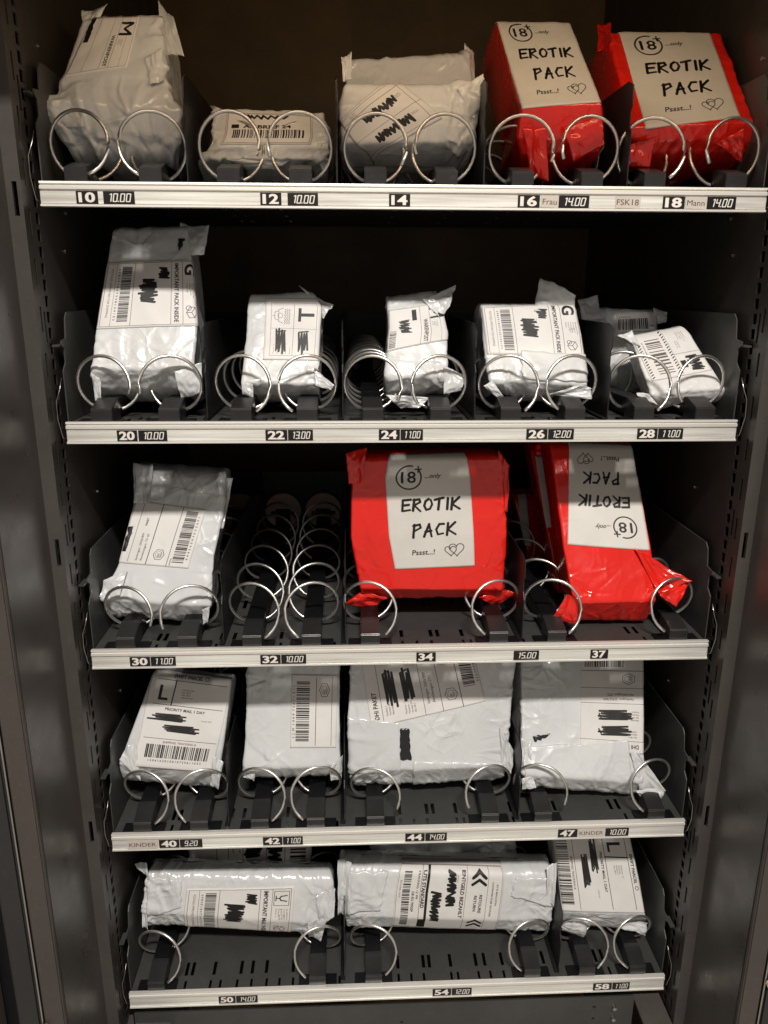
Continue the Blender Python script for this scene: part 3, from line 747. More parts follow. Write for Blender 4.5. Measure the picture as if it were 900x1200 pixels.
PARCELS = {
 'p10': {'t': 1, 'c': 'w', 'T': 0.085, 'rows': [[-0.3362, 0.065, 0.0258, -0.243, 0.065, 0.0243], [-0.3517, 0.05, 0.0538, -0.2286, 0.05, 0.049], [-0.3605, 0.05, 0.0782, -0.2244, 0.05, 0.0738], [-0.3483, 0.0565, 0.0904, -0.2398, 0.058, 0.0937], [-0.3228, 0.093, 0.1717, -0.249, 0.0953, 0.1766]], 'lab': [['warenpost', [[0.717, 0.936], [0.62, 0.588], [0.033, 0.538], [0.129, 0.937]]]], 'pat': [['black', [[0.128, 0.919], [0.184, 0.936], [0.171, 0.759], [0.113, 0.76]]]], 'ear': [[[-0.3283, 0.0968, 0.1712], [-0.3023, 0.1002, 0.1788], [-0.3156, 0.0887, 0.1531], [-0.3256, 0.0866, 0.1486]], [[-0.3593, 0.0467, 0.0775], [-0.325, 0.0492, 0.083], [-0.3208, 0.048, 0.0554], [-0.3525, 0.0481, 0.055]], [[-0.2558, 0.1209, 0.1892], [-0.2396, 0.113, 0.1715], [-0.2271, 0.0938, 0.1289], [-0.2508, 0.0976, 0.1374]], [[-0.256, 0.056, 0.0961], [-0.2427, 0.0584, 0.1014], [-0.2453, 0.0723, 0.1322], [-0.2618, 0.0675, 0.1216]]]},
 'p12': {'t': 1, 'c': 'w', 'T': 0.05, 'rows': [[-0.2072, 0.06, 0.0255, -0.0887, 0.06, 0.0227], [-0.2121, 0.045, 0.0272, -0.0812, 0.045, 0.0286], [-0.1997, 0.055, 0.0503, -0.0794, 0.055, 0.05], [-0.1986, 0.0766, 0.0741, -0.0848, 0.0764, 0.0739], [-0.1981, 0.088, 0.0869, -0.0956, 0.0868, 0.0855]], 'lab': [['plain_bar', [[0.122, 0.843], [0.891, 0.807], [0.852, 0.35], [0.123, 0.34]]]], 'pat': [], 'ear': [[[-0.0914, 0.0495, 0.0442], [-0.0802, 0.0495, 0.0443], [-0.0842, 0.0525, 0.0144], [-0.0909, 0.0513, 0.027]], [[-0.1865, 0.0509, 0.0308], [-0.115, 0.0508, 0.0315], [-0.1328, 0.052, 0.0195], [-0.1673, 0.0519, 0.0207]]]},
 'p14': {'t': 1, 'c': 'w', 'T': 0.05, 'rows': [[-0.0587, 0.065, 0.0367, 0.0611, 0.065, 0.038], [-0.0673, 0.05, 0.0446, 0.0683, 0.05, 0.0461], [-0.0686, 0.05, 0.0781, 0.0705, 0.05, 0.0799], [-0.065, 0.057, 0.099, 0.0692, 0.0568, 0.0984], [-0.0564, 0.0605, 0.1091, 0.0607, 0.06, 0.1076]], 'lab': [['diag', [[-0.005, 0.449], [0.365, 1.0], [0.745, 0.477], [0.192, 0.0]]]], 'pat': [], 'ear': [[[0.0489, 0.0528, 0.0957], [0.0759, 0.0583, 0.1112], [0.0774, 0.0545, 0.1003], [0.0672, 0.0481, 0.0678]], [[-0.0667, 0.0884, 0.1315], [-0.0561, 0.0902, 0.1368], [-0.0563, 0.0803, 0.1084], [-0.0651, 0.0802, 0.1083]]]},
 'p14b': {'t': 1, 'c': 'w', 'T': 0.06, 'rows': [[-0.0587, 0.13, 0.0277, 0.0709, 0.13, 0.029], [-0.0636, 0.13, 0.1076, 0.0786, 0.13, 0.1095], [-0.0558, 0.1427, 0.1507, 0.0717, 0.146, 0.1619]], 'lab': [], 'pat': [], 'ear': [[[0.0694, 0.1569, 0.1649], [0.0807, 0.1542, 0.1559], [0.0803, 0.1424, 0.1165], [0.0698, 0.1437, 0.121]]]},
 'p16': {'t': 1, 'c': 'r', 'T': 0.12, 'rows': [[0.1245, 0.065, 0.0255, 0.1993, 0.065, 0.032], [0.1118, 0.05, 0.0529, 0.2029, 0.05, 0.05], [0.1146, 0.045, 0.0787, 0.1959, 0.045, 0.0836], [0.0987, 0.135, 0.187, 0.1777, 0.1347, 0.1866]], 'lab': [['erotik', [[-0.003, 0.993], [1.012, 1.0], [0.983, 0.299], [-0.018, 0.284]]]], 'pat': [], 'ear': [[[0.114, 0.0371, 0.0585], [0.1381, 0.0371, 0.0587], [0.1442, 0.0421, 0.0095], [0.1261, 0.0415, 0.0157]], [[0.1565, 0.0411, 0.0597], [0.1935, 0.0398, 0.0716], [0.1983, 0.0426, 0.0447], [0.1701, 0.0442, 0.0286]]]},
 'p18': {'t': 1, 'c': 'r', 'T': 0.11, 'rows': [[0.2377, 0.065, 0.0299, 0.3529, 0.065, 0.0336], [0.2277, 0.05, 0.0502, 0.3601, 0.05, 0.0517], [0.2258, 0.045, 0.0612, 0.3543, 0.045, 0.0683], [0.2254, 0.1448, 0.1822, 0.3497, 0.1453, 0.1827]], 'lab': [['erotik', [[0.087, 0.98], [0.899, 1.0], [0.897, 0.242], [0.124, 0.19]]]], 'pat': [], 'ear': [[[0.2233, 0.0409, 0.0447], [0.2513, 0.0401, 0.0527], [0.2482, 0.043, 0.0244], [0.2258, 0.043, 0.025]], [[0.3132, 0.0387, 0.0469], [0.3407, 0.0372, 0.0611], [0.3429, 0.0404, 0.0298], [0.337, 0.0401, 0.0329]], [[0.2256, 0.1848, 0.194], [0.2421, 0.1881, 0.1978], [0.2329, 0.1563, 0.1605], [0.2193, 0.1561, 0.1602]]]},
 'p20': {'t': 2, 'c': 'w', 'T': 0.06, 'rows': [[-0.3382, 0.055, -0.2106, -0.2335, 0.055, -0.2099], [-0.3344, 0.035, -0.181, -0.2276, 0.035, -0.1792], [-0.3322, 0.0557, -0.1388, -0.2247, 0.058, -0.1342], [-0.3193, 0.1117, -0.0268, -0.2394, 0.1129, -0.0244]], 'lab': [['important', [[1.127, 0.771], [1.078, 0.397], [0.001, 0.403], [0.001, 0.769]]]], 'pat': [['black', [[0.867, 0.893], [0.955, 0.891], [0.88, 0.829], [0.859, 0.829]]]], 'ear': [[[-0.2471, 0.1173, -0.0276], [-0.215, 0.116, -0.0302], [-0.2197, 0.0998, -0.0625], [-0.2458, 0.0998, -0.0626]], [[-0.2461, 0.0322, -0.1817], [-0.2184, 0.0355, -0.173], [-0.2183, 0.0344, -0.2045], [-0.2425, 0.0352, -0.2119]], [[-0.3337, 0.0323, -0.1825], [-0.3249, 0.0331, -0.1907], [-0.326, 0.0353, -0.2136], [-0.3332, 0.0353, -0.2136]]]},
 'p22': {'t': 2, 'c': 'w', 'T': 0.05, 'rows': [[-0.1789, 0.058, -0.2113, -0.0949, 0.058, -0.2105], [-0.1785, 0.04, -0.1952, -0.0949, 0.04, -0.1962], [-0.1744, 0.0648, -0.1544, -0.0932, 0.0633, -0.1569], [-0.1737, 0.0874, -0.1168, -0.0914, 0.0875, -0.1165], [-0.1714, 0.0983, -0.0985, -0.102, 0.1007, -0.0946]], 'lab': [['ship', [[0.253, 0.364], [0.243, 0.91], [1.019, 0.9], [0.998, 0.369]]]], 'pat': [], 'ear': [[[-0.1178, 0.1087, -0.0946], [-0.0782, 0.096, -0.1157], [-0.0897, 0.0872, -0.1304], [-0.0964, 0.0943, -0.1185]], [[-0.0994, 0.0463, -0.1785], [-0.0773, 0.0362, -0.1976], [-0.0811, 0.0368, -0.2032], [-0.0975, 0.0362, -0.1976]], [[-0.1773, 0.0385, -0.1932], [-0.1645, 0.037, -0.1958], [-0.1653, 0.0385, -0.2107], [-0.177, 0.0381, -0.2069]]]},
 'p24': {'t': 2, 'c': 'w', 'T': 0.06, 'rows': [[-0.0188, 0.06, -0.2157, 0.0513, 0.06, -0.213], [-0.0226, 0.04, -0.1899, 0.0453, 0.04, -0.1881], [-0.0177, 0.0701, -0.1388, 0.0484, 0.0675, -0.1432], [-0.0178, 0.093, -0.1007, 0.0382, 0.0964, -0.095]], 'lab': [['waren2', [[1.102, 0.894], [1.045, 0.574], [-0.015, 0.441], [0.008, 0.817]]]], 'pat': [], 'ear': [[[0.0211, 0.0861, -0.1088], [0.0593, 0.0961, -0.0921], [0.0514, 0.0818, -0.116], [0.0394, 0.0752, -0.1269]], [[0.0417, 0.0435, -0.1765], [0.0663, 0.0367, -0.1878], [0.0604, 0.0375, -0.2035], [0.0418, 0.0379, -0.2073]], [[-0.0217, 0.0388, -0.2073], [0.028, 0.0392, -0.2111], [0.0142, 0.0403, -0.2216], [-0.0046, 0.0404, -0.2234]]]},
 'p26': {'t': 2, 'c': 'w', 'T': 0.06, 'rows': [[0.1039, 0.052, -0.212, 0.2071, 0.052, -0.2113], [0.0923, 0.04, -0.1927, 0.2004, 0.04, -0.1975], [0.0891, 0.0538, -0.17, 0.2006, 0.0538, -0.17], [0.0879, 0.071, -0.1387, 0.1981, 0.0687, -0.143], [0.0867, 0.0886, -0.1068, 0.1924, 0.0888, -0.1064]], 'lab': [['importantG', [[1.031, 0.976], [0.994, 0.431], [0.02, 0.444], [0.001, 0.909]]]], 'pat': [['flap', [[0.357, 0.478], [1.006, 0.449], [1.002, 0.203], [0.326, 0.203]]]], 'ear': [[[0.1459, 0.0816, -0.1213], [0.1563, 0.102, -0.0842], [0.1938, 0.0903, -0.1055], [0.1934, 0.0817, -0.1212]], [[0.0844, 0.0363, -0.1979], [0.0947, 0.0375, -0.1925], [0.1077, 0.0375, -0.2101], [0.1022, 0.0377, -0.212]], [[0.1916, 0.0361, -0.1961], [0.2044, 0.0366, -0.2008], [0.2047, 0.0377, -0.2122], [0.1549, 0.0374, -0.2083]]]},
 'p28': {'t': 2, 'c': 'w', 'T': 0.03, 'rows': [[0.2841, 0.042, -0.2225, 0.3659, 0.042, -0.215], [0.2715, 0.036, -0.2074, 0.3544, 0.036, -0.201], [0.2586, 0.083, -0.1455, 0.3235, 0.0919, -0.1344]], 'lab': [['hazard', [[1.005, 0.988], [0.973, 0.412], [0.075, 0.351], [0.009, 0.987]]]], 'pat': [], 'ear': [[[0.2434, 0.0815, -0.1474], [0.2613, 0.0859, -0.1419], [0.2676, 0.0714, -0.16], [0.2572, 0.0771, -0.1528]], [[0.2531, 0.0331, -0.2052], [0.2675, 0.0332, -0.2061], [0.2788, 0.0345, -0.2185], [0.2569, 0.0339, -0.2128]]]},
 'p28b': {'t': 2, 'c': 'w', 'T': 0.04, 'rows': [[0.2361, 0.14, -0.2143, 0.311, 0.14, -0.2144], [0.2318, 0.14, -0.1873, 0.3104, 0.14, -0.1873], [0.2233, 0.166, -0.113, 0.3235, 0.1654, -0.1147]], 'lab': [['smallbar', [[0.444, 0.907], [0.944, 0.937], [1.014, 0.69], [0.416, 0.653]]]], 'pat': [], 'ear': [[[0.2186, 0.1654, -0.1089], [0.2442, 0.1676, -0.1028], [0.2487, 0.1573, -0.132], [0.2243, 0.1573, -0.1321]], [[0.3138, 0.1647, -0.1168], [0.3308, 0.1626, -0.1228], [0.3293, 0.1583, -0.1349], [0.3142, 0.1576, -0.137]]]},
 'p30': {'t': 3, 'c': 'w', 'T': 0.055, 'rows': [[-0.3505, 0.065, -0.4814, -0.2409, 0.065, -0.4875], [-0.3521, 0.045, -0.4455, -0.2264, 0.045, -0.4559], [-0.336, 0.065, -0.4107, -0.2234, 0.0676, -0.4054], [-0.3196, 0.1003, -0.34, -0.2138, 0.0967, -0.3473], [-0.3224, 0.1192, -0.3023, -0.2137, 0.1156, -0.3096]], 'lab': [['hexa', [[-0.016, 0.448], [0.021, 0.789], [0.819, 0.758], [0.746, 0.39]]]], 'pat': [['black', [[0.021, 0.642], [0.067, 0.643], [0.053, 0.506], [0.008, 0.507]]]], 'ear': [[[-0.3217, 0.1174, -0.2998], [-0.2982, 0.1164, -0.3018], [-0.3004, 0.0953, -0.3441], [-0.3196, 0.0954, -0.344]], [[-0.3541, 0.0456, -0.4435], [-0.3502, 0.0545, -0.4258], [-0.3231, 0.0597, -0.4153], [-0.3315, 0.0454, -0.4438]], [[-0.236, 0.0419, -0.4588], [-0.2268, 0.0416, -0.4555], [-0.2303, 0.0435, -0.4747], [-0.2366, 0.0439, -0.4792]], [[-0.2236, 0.1225, -0.3197], [-0.2049, 0.1225, -0.3198], [-0.2149, 0.094, -0.3766], [-0.2221, 0.0941, -0.3765]]]},
 'p34': {'t': 3, 'c': 'r', 'T': 0.09, 'rows': [[-0.0439, 0.085, -0.4686, 0.1226, 0.085, -0.4698], [-0.0505, 0.06, -0.4427, 0.1231, 0.06, -0.4461], [-0.0612, 0.066, -0.38, 0.1251, 0.066, -0.3765], [-0.0596, 0.0763, -0.3097, 0.1219, 0.0764, -0.3089], [-0.0474, 0.081, -0.2782, 0.1122, 0.0812, -0.2769]], 'lab': [['erotik', [[0.208, 0.973], [0.763, 0.983], [0.794, 0.315], [0.258, 0.298]]]], 'pat': [], 'ear': [[[-0.0692, 0.0724, -0.4653], [-0.0472, 0.0709, -0.4493], [-0.016, 0.0717, -0.4579], [-0.0316, 0.0732, -0.4729]], [[0.0943, 0.0719, -0.4595], [0.1275, 0.0709, -0.4494], [0.1426, 0.0714, -0.4543], [0.1196, 0.0734, -0.4752]], [[-0.0663, 0.0786, -0.2806], [-0.0414, 0.0797, -0.2739], [-0.0477, 0.0736, -0.3143], [-0.0627, 0.0732, -0.3172]], [[0.1122, 0.0812, -0.2769], [0.1268, 0.0783, -0.2959], [0.1247, 0.0701, -0.3512], [0.1165, 0.0701, -0.3511]]]},
 'p37': {'t': 3, 'c': 'r', 'T': 0.055, 'rows': [[0.2159, 0.055, -0.4902, 0.298, 0.055, -0.4926], [0.2008, 0.03, -0.4514, 0.3, 0.03, -0.4506], [0.1932, 0.0576, -0.3959, 0.2992, 0.0594, -0.3923], [0.1834, 0.119, -0.2731, 0.2853, 0.1183, -0.2745]], 'lab': [['erotik', [[0.976, 0.433], [0.048, 0.481], [0.233, 0.984], [0.999, 0.973]]]], 'pat': [], 'ear': [[[0.2765, 0.0568, -0.3933], [0.3092, 0.0484, -0.4102], [0.3414, 0.0382, -0.4306], [0.303, 0.0316, -0.4437]], [[0.3005, 0.0313, -0.4403], [0.3407, 0.037, -0.429], [0.323, 0.0268, -0.4572], [0.3061, 0.0286, -0.4458]], [[0.1927, 0.0327, -0.4416], [0.2065, 0.0299, -0.4471], [0.2072, 0.0309, -0.4803], [0.1757, 0.0302, -0.4729]]]},
 'p37b': {'t': 3, 'c': 'r', 'T': 0.045, 'rows': [[0.2123, 0.13, -0.4861, 0.3094, 0.13, -0.4874], [0.2044, 0.12, -0.4581, 0.3032, 0.12, -0.4594], [0.1781, 0.2022, -0.2944, 0.2892, 0.2019, -0.2948]], 'lab': [['blank', [[0.042, 0.917], [0.146, 0.917], [0.114, 0.468], [0.004, 0.468]]]], 'pat': [], 'ear': []},
 'p37c': {'t': 3, 'c': 'r', 'T': 0.05, 'rows': [[0.202, 0.27, -0.4912, 0.295, 0.27, -0.4923], [0.197, 0.26, -0.4649, 0.2899, 0.26, -0.4659], [0.1764, 0.2844, -0.3841, 0.2781, 0.2842, -0.3848]], 'lab': [['blank', [[0.081, 0.978], [0.206, 0.978], [0.085, 0.306], [-0.051, 0.306]]]], 'pat': [], 'ear': []},
 'p40': {'t': 4, 'c': 'w', 'T': 0.05, 'rows': [[-0.3546, 0.06, -0.7035, -0.2365, 0.06, -0.7182], [-0.3523, 0.045, -0.6659, -0.2289, 0.045, -0.6826], [-0.3363, 0.0641, -0.6264, -0.2224, 0.0582, -0.6412], [-0.3111, 0.0914, -0.5582, -0.2133, 0.0861, -0.5716]], 'lab': [['priority', [[-0.003, 0.986], [1.003, 0.987], [0.923, 0.248], [0.149, 0.232]]]], 'pat': [], 'ear': [[[-0.3411, 0.0532, -0.6437], [-0.3306, 0.0532, -0.6439], [-0.3264, 0.0427, -0.6895], [-0.3512, 0.0464, -0.6608]], [[-0.2355, 0.0482, -0.6588], [-0.2227, 0.045, -0.6668], [-0.2313, 0.0452, -0.7064], [-0.2415, 0.0445, -0.6994]]]},
 'p42': {'t': 4, 'c': 'w', 'T': 0.06, 'rows': [[-0.1995, 0.065, -0.7074, -0.0805, 0.065, -0.708], [-0.1996, 0.05, -0.6794, -0.0767, 0.05, -0.6801], [-0.1967, 0.0736, -0.6207, -0.0774, 0.0728, -0.6228], [-0.1928, 0.1047, -0.543, -0.0779, 0.104, -0.5447]], 'lab': [['hexb', [[0.477, 0.315], [0.48, 0.83], [0.987, 0.824], [0.959, 0.311]]]], 'pat': [], 'ear': [[[-0.0918, 0.0472, -0.6803], [-0.0733, 0.053, -0.6648], [-0.0758, 0.0488, -0.6968], [-0.0889, 0.0491, -0.7004]], [[-0.1992, 0.0493, -0.674], [-0.1833, 0.0474, -0.6817], [-0.1862, 0.0489, -0.6977], [-0.1998, 0.0482, -0.6906]]]},
 'p44': {'t': 4, 'c': 'w', 'T': 0.08, 'rows': [[-0.0584, 0.07, -0.7251, 0.138, 0.07, -0.7226], [-0.0637, 0.05, -0.6866, 0.1367, 0.05, -0.683], [-0.0665, 0.0666, -0.6255, 0.1405, 0.0655, -0.6294], [-0.0614, 0.0915, -0.5365, 0.1511, 0.0906, -0.5397]], 'lab': [['paket', [[0.145, 0.484], [0.046, 0.989], [0.725, 1.0], [0.838, 0.66]]]], 'pat': [['flap', [[-0.001, 0.554], [0.315, 0.521], [0.313, 0.0], [-0.035, 0.0]]], ['black', [[0.32, 0.483], [0.373, 0.483], [0.387, 0.28], [0.311, 0.282]]], ['flap', [[0.398, 0.269], [0.983, 0.236], [1.0, 0.0], [0.389, 0.0]]]], 'ear': [[[0.1269, 0.0624, -0.6334], [0.1454, 0.0534, -0.6654], [0.1414, 0.049, -0.6938], [0.1299, 0.0483, -0.6867]]]},
 'p47': {'t': 4, 'c': 'w', 'T': 0.055, 'rows': [[0.1595, 0.05, -0.7167, 0.3155, 0.05, -0.7365], [0.1535, 0.035, -0.6857, 0.3112, 0.035, -0.7037], [0.1551, 0.0552, -0.6543, 0.314, 0.049, -0.6667], [0.1609, 0.1081, -0.5484, 0.3242, 0.107, -0.5507]], 'lab': [['paket2', [[0.994, 0.352], [0.471, 0.355], [0.485, 0.978], [1.0, 0.979]]]], 'pat': [['black', [[0.09, 0.417], [0.235, 0.446], [0.201, 0.417], [0.104, 0.384]]], ['flap', [[0.02, 0.347], [0.861, 0.438], [0.921, 0.033], [0.008, 0.013]]]], 'ear': [[[0.2938, 0.0462, -0.6643], [0.3047, 0.0451, -0.6664], [0.3393, 0.033, -0.7132], [0.3078, 0.0335, -0.7191]], [[0.2993, 0.0309, -0.7106], [0.3383, 0.031, -0.7117], [0.3328, 0.0325, -0.728], [0.3102, 0.0323, -0.7259]], [[0.1537, 0.0553, -0.6482], [0.1689, 0.0537, -0.6513], [0.1655, 0.0434, -0.6718], [0.1547, 0.0445, -0.6697]], [[0.1522, 0.0326, -0.6915], [0.1666, 0.0343, -0.6881], [0.1714, 0.0322, -0.7042], [0.1542, 0.0326, -0.7091]]]},
 'p50': {'t': 5, 'c': 'w', 'T': 0.042, 'rows': [[-0.345, 0.06, -0.9305, -0.1095, 0.06, -0.9569], [-0.3441, 0.05, -0.8956, -0.0993, 0.05, -0.9245], [-0.3395, 0.0617, -0.8567, -0.0884, 0.0565, -0.8803], [-0.3357, 0.065, -0.8419, -0.0892, 0.0624, -0.8535]], 'lab': [['mail', [[0.79, 0.839], [0.832, 0.0], [0.228, 0.0], [0.223, 0.717]]]], 'pat': [['flap', [[0.009, 0.854], [0.194, 0.855], [0.205, 0.462], [0.032, 0.267]]]], 'ear': [[[-0.3518, 0.0652, -0.832], [-0.336, 0.0656, -0.8301], [-0.3321, 0.0605, -0.8531], [-0.3409, 0.0621, -0.846]], [[-0.1124, 0.0532, -0.8819], [-0.0859, 0.0556, -0.8711], [-0.0874, 0.0474, -0.9082], [-0.1074, 0.0488, -0.9273]], [[-0.3442, 0.053, -0.8873], [-0.3374, 0.054, -0.8829], [-0.3372, 0.0494, -0.9233], [-0.3449, 0.0492, -0.9214]], [[-0.1244, 0.0481, -0.9188], [-0.0979, 0.0476, -0.9137], [-0.1068, 0.0511, -0.9525], [-0.123, 0.0508, -0.9487]]]},
 'p54': {'t': 5, 'c': 'w', 'T': 0.048, 'rows': [[-0.0683, 0.065, -0.9504, 0.2104, 0.065, -0.9685], [-0.0737, 0.05, -0.9127, 0.2103, 0.05, -0.9319], [-0.0802, 0.0545, -0.8773, 0.213, 0.0535, -0.8868], [-0.0798, 0.0584, -0.838, 0.2117, 0.0568, -0.8546]], 'lab': [['uts', [[0.767, 1.0], [0.733, 0.039], [0.217, 0.135], [0.274, 1.0]]]], 'pat': [['flap', [[0.004, 0.921], [0.224, 0.931], [0.176, 0.441], [-0.019, 0.368]]], ['flap', [[0.815, 0.893], [0.992, 0.901], [0.988, 0.518], [0.792, 0.66]]]], 'ear': [[[-0.0819, 0.0567, -0.8255], [-0.0638, 0.0561, -0.8311], [-0.0667, 0.0485, -0.9073], [-0.0829, 0.0483, -0.9093]], [[0.1993, 0.0555, -0.8475], [0.213, 0.0562, -0.8403], [0.2108, 0.0498, -0.9045], [0.2012, 0.0503, -0.899]]]},
 'p58': {'t': 5, 'c': 'w', 'T': 0.05, 'rows': [[0.2327, 0.065, -0.9575, 0.3525, 0.065, -0.9726], [0.2247, 0.05, -0.9167, 0.3423, 0.05, -0.9268], [0.2174, 0.0894, -0.8122, 0.3216, 0.0885, -0.8147]], 'lab': [['priority2', [[1.002, 0.972], [0.994, 0.301], [-0.121, 0.291], [-0.152, 0.97]]]], 'pat': [], 'ear': [[[0.2226, 0.0479, -0.9289], [0.2623, 0.0484, -0.9338], [0.2581, 0.051, -0.9624], [0.2256, 0.0497, -0.9481]], [[0.299, 0.0491, -0.9416], [0.3441, 0.0487, -0.9372], [0.3451, 0.051, -0.9629], [0.3309, 0.0504, -0.9558]]]},
 'p50b': {'t': 5, 'c': 'w', 'T': 0.05, 'rows': [[-0.2924, 0.118, -0.9378, -0.1263, 0.118, -0.9438], [-0.2912, 0.118, -0.9201, -0.1259, 0.118, -0.9259], [-0.2963, 0.1233, -0.8164, -0.1165, 0.1231, -0.8215]], 'lab': [['rowbar', [[0.023, 0.855], [0.992, 0.877], [0.997, 0.204], [0.004, 0.204]]]], 'pat': [], 'ear': []},
 'p54b': {'t': 5, 'c': 'w', 'T': 0.06, 'rows': [[-0.0298, 0.118, -0.9473, 0.1759, 0.118, -0.9547], [-0.0298, 0.118, -0.9293, 0.175, 0.118, -0.9365], [-0.0418, 0.1234, -0.8241, 0.1706, 0.1231, -0.8302]], 'lab': [], 'pat': [], 'ear': []},
 'p20b': {'t': 1, 'c': 'w', 'T': 0.05, 'rows': [[-0.2498, 0.2, 0.0383, -0.2094, 0.2, 0.0387], [-0.2485, 0.2, 0.057, -0.2084, 0.2, 0.0574], [-0.253, 0.2118, 0.1161, -0.2191, 0.2119, 0.1165]], 'lab': [], 'pat': [], 'ear': []},
}
# ---------------------------------------------------------------- parcels
def perlin(x, y, seed):
    rs = np.random.RandomState(seed); G = rs.rand(64, 64)*2*np.pi
    xi = np.floor(x).astype(int); yi = np.floor(y).astype(int); xf = x-xi; yf = y-yi
    def g(ix, iy, dx, dy):
        a = G[ix % 64, iy % 64]; return np.cos(a)*dx+np.sin(a)*dy
    u = xf**3*(xf*(xf*6-15)+10); v = yf**3*(yf*(yf*6-15)+10)
    a = g(xi, yi, xf, yf)*(1-u)+g(xi+1, yi, xf-1, yf)*u
    b = g(xi, yi+1, xf, yf-1)*(1-u)+g(xi+1, yi+1, xf-1, yf-1)*u
    return (a*(1-v)+b*v)*1.5
class Surf:
    def __init__(s, d, seed, boxy=.5, crumple=1.0):
        W = np.array(d['rows'], float).reshape(-1, 2, 3); s.T = d['T']; s.seed = seed; s.crumple = crumple
        mid = W.mean(1); seg = np.r_[0, np.cumsum(np.linalg.norm(np.diff(mid, axis=0), axis=1))]; s.H = seg[-1]; vv = seg/s.H
        N = 260; s.vs = np.linspace(0, 1, N); k = max(1, int(.0028/s.H*N)); s.tab = []
        for side in (0, 1):
            A = np.stack([np.interp(s.vs, vv, W[:, side, i]) for i in range(3)], -1)
            P = np.concatenate([A[:1]+(A[:1]-A[1:2])*np.arange(k, 0, -1)[:, None], A, A[-1:]+(A[-1:]-A[-2:-1])*np.arange(1, k+1)[:, None]])
            cs = np.cumsum(np.vstack([np.zeros(3), P]), 0); s.tab.append((cs[2*k+1:]-cs[:-2*k-1])/(2*k+1))
        j = int(len(W) > 2)
        up = mid[-1]-mid[min(2, len(mid)-2)]; e = W[-1, 1]-W[-1, 0]+W[0, 1]-W[0, 0]; n = np.cross(e, up); n /= np.linalg.norm(n)
        if n[1] < 0: n = -n
        nz = -min(abs(n[2]), max(0.0, (W[0, 0, 2]-TRAY_Z[d['t']-1]-.003)/s.T)); hy = math.hypot(n[0], n[1])
        n = np.array([n[0]/hy*math.sqrt(1-nz*nz), n[1]/hy*math.sqrt(1-nz*nz), nz])     # the back edge stays above the tray
        s.n = n
        rs = random.Random(seed*7+3); s.cre = []
        wm = np.linalg.norm(W.mean(0)[1]-W.mean(0)[0]); s.wm = wm; H = s.H
        K = int(85*max(.6, crumple)*max(.7, wm/.12))
        for i in range(K):
            q = rs.random()
            if q < .30: o = (rs.uniform(-wm/2, wm/2), rs.uniform(-.004, .01)); a = math.pi/2+rs.uniform(-.8, .8)
            elif q < .50: o = (rs.uniform(-wm/2, wm/2), H-rs.uniform(-.004, .012)); a = -math.pi/2+rs.uniform(-.9, .9)
            elif q < .72: o = (-wm/2+rs.uniform(-.02, .004), rs.uniform(0, H)); a = rs.uniform(-1.0, 1.0)
            elif q < .94: o = (wm/2+rs.uniform(-.004, .02), rs.uniform(0, H)); a = math.pi+rs.uniform(-1.0, 1.0)
            else: o = (rs.uniform(-wm/2, wm/2), rs.uniform(0, H)); a = rs.uniform(0, 2*math.pi)
            s.cre.append((o[0], o[1], a, rs.uniform(.015, .05)*(.6+wm*3), rs.uniform(.0016, .0036), rs.choice([-1, 1, 1])*rs.uniform(.0006, .0018)))
        for kk in range(3 if crumple > .5 else 1):           # knots from which folds radiate
            o = (rs.choice([-1, 1])*wm*rs.uniform(.12, .48), rs.choice([rs.uniform(.05, .3), rs.uniform(.7, .95)])*H)
            for i in range(9): s.cre.append((o[0], o[1], rs.uniform(0, 2*math.pi), rs.uniform(.02, .06), rs.uniform(.0016, .0034), rs.choice([-1, 1])*rs.uniform(.0008, .0019)))
        s.fold = []                      # long straight folds that leave flat facets between them
        for i in range(int(9*max(.5, crumple)*max(1, wm/.12))):
            s.fold.append((rs.uniform(-wm*.7, wm*.7), rs.uniform(0, H), rs.uniform(0, math.pi), rs.uniform(.03, .08), rs.uniform(.006, .016), rs.choice([-1, 1])*rs.uniform(.0007, .0018)))
        s.calm = []                      # (s0,s1,z0,z1) label zones lie flatter
    def LR(s, v):
        v = np.clip(v, 0, 1)
        L = np.stack([np.interp(v, s.vs, s.tab[0][:, i]) for i in range(3)], -1); R = np.stack([np.interp(v, s.vs, s.tab[1][:, i]) for i in range(3)], -1)
        return L, R
    def width(s, v):
        L, R = s.LR(v); return np.linalg.norm(R-L, axis=-1)
    def base(s, sm, v):
        L, R = s.LR(v); w = np.linalg.norm(R-L, axis=-1); e = (R-L)/w[..., None]; c = (L+R)/2
        T = s.T; rc = .0035 if s.crumple > 1 else .0026
        X = 0; B = 0
        for dlt in (-1, -.6, -.2, .2, .6, 1):
            ss = sm+dlt*rc; a = np.abs(ss); sg = np.sign(ss)
            x = np.where(a < w/2, a, np.where(a < w/2+T, w/2, w/2-(a-w/2-T))); b = np.where(a < w/2, 0, np.where(a < w/2+T, a-w/2, T))
            X = X+sg*x/6; B = B+b/6
        en = min(.013, .45*T)
        d = np.minimum(np.minimum(v, 1-v)*s.H/en, 1); g = np.sqrt(np.clip(1-(1-d)**2, 0, 1))
        B = T/2+(B-T/2)*g; X = X*(1-.07*(1-g))
        bul = .0022*s.crumple*np.clip(1-(2*sm/w)**2, 0, 1)*np.sin(np.pi*np.clip(v, 0, 1))
        return c+e*X[..., None]+s.n*(B-bul)[..., None]
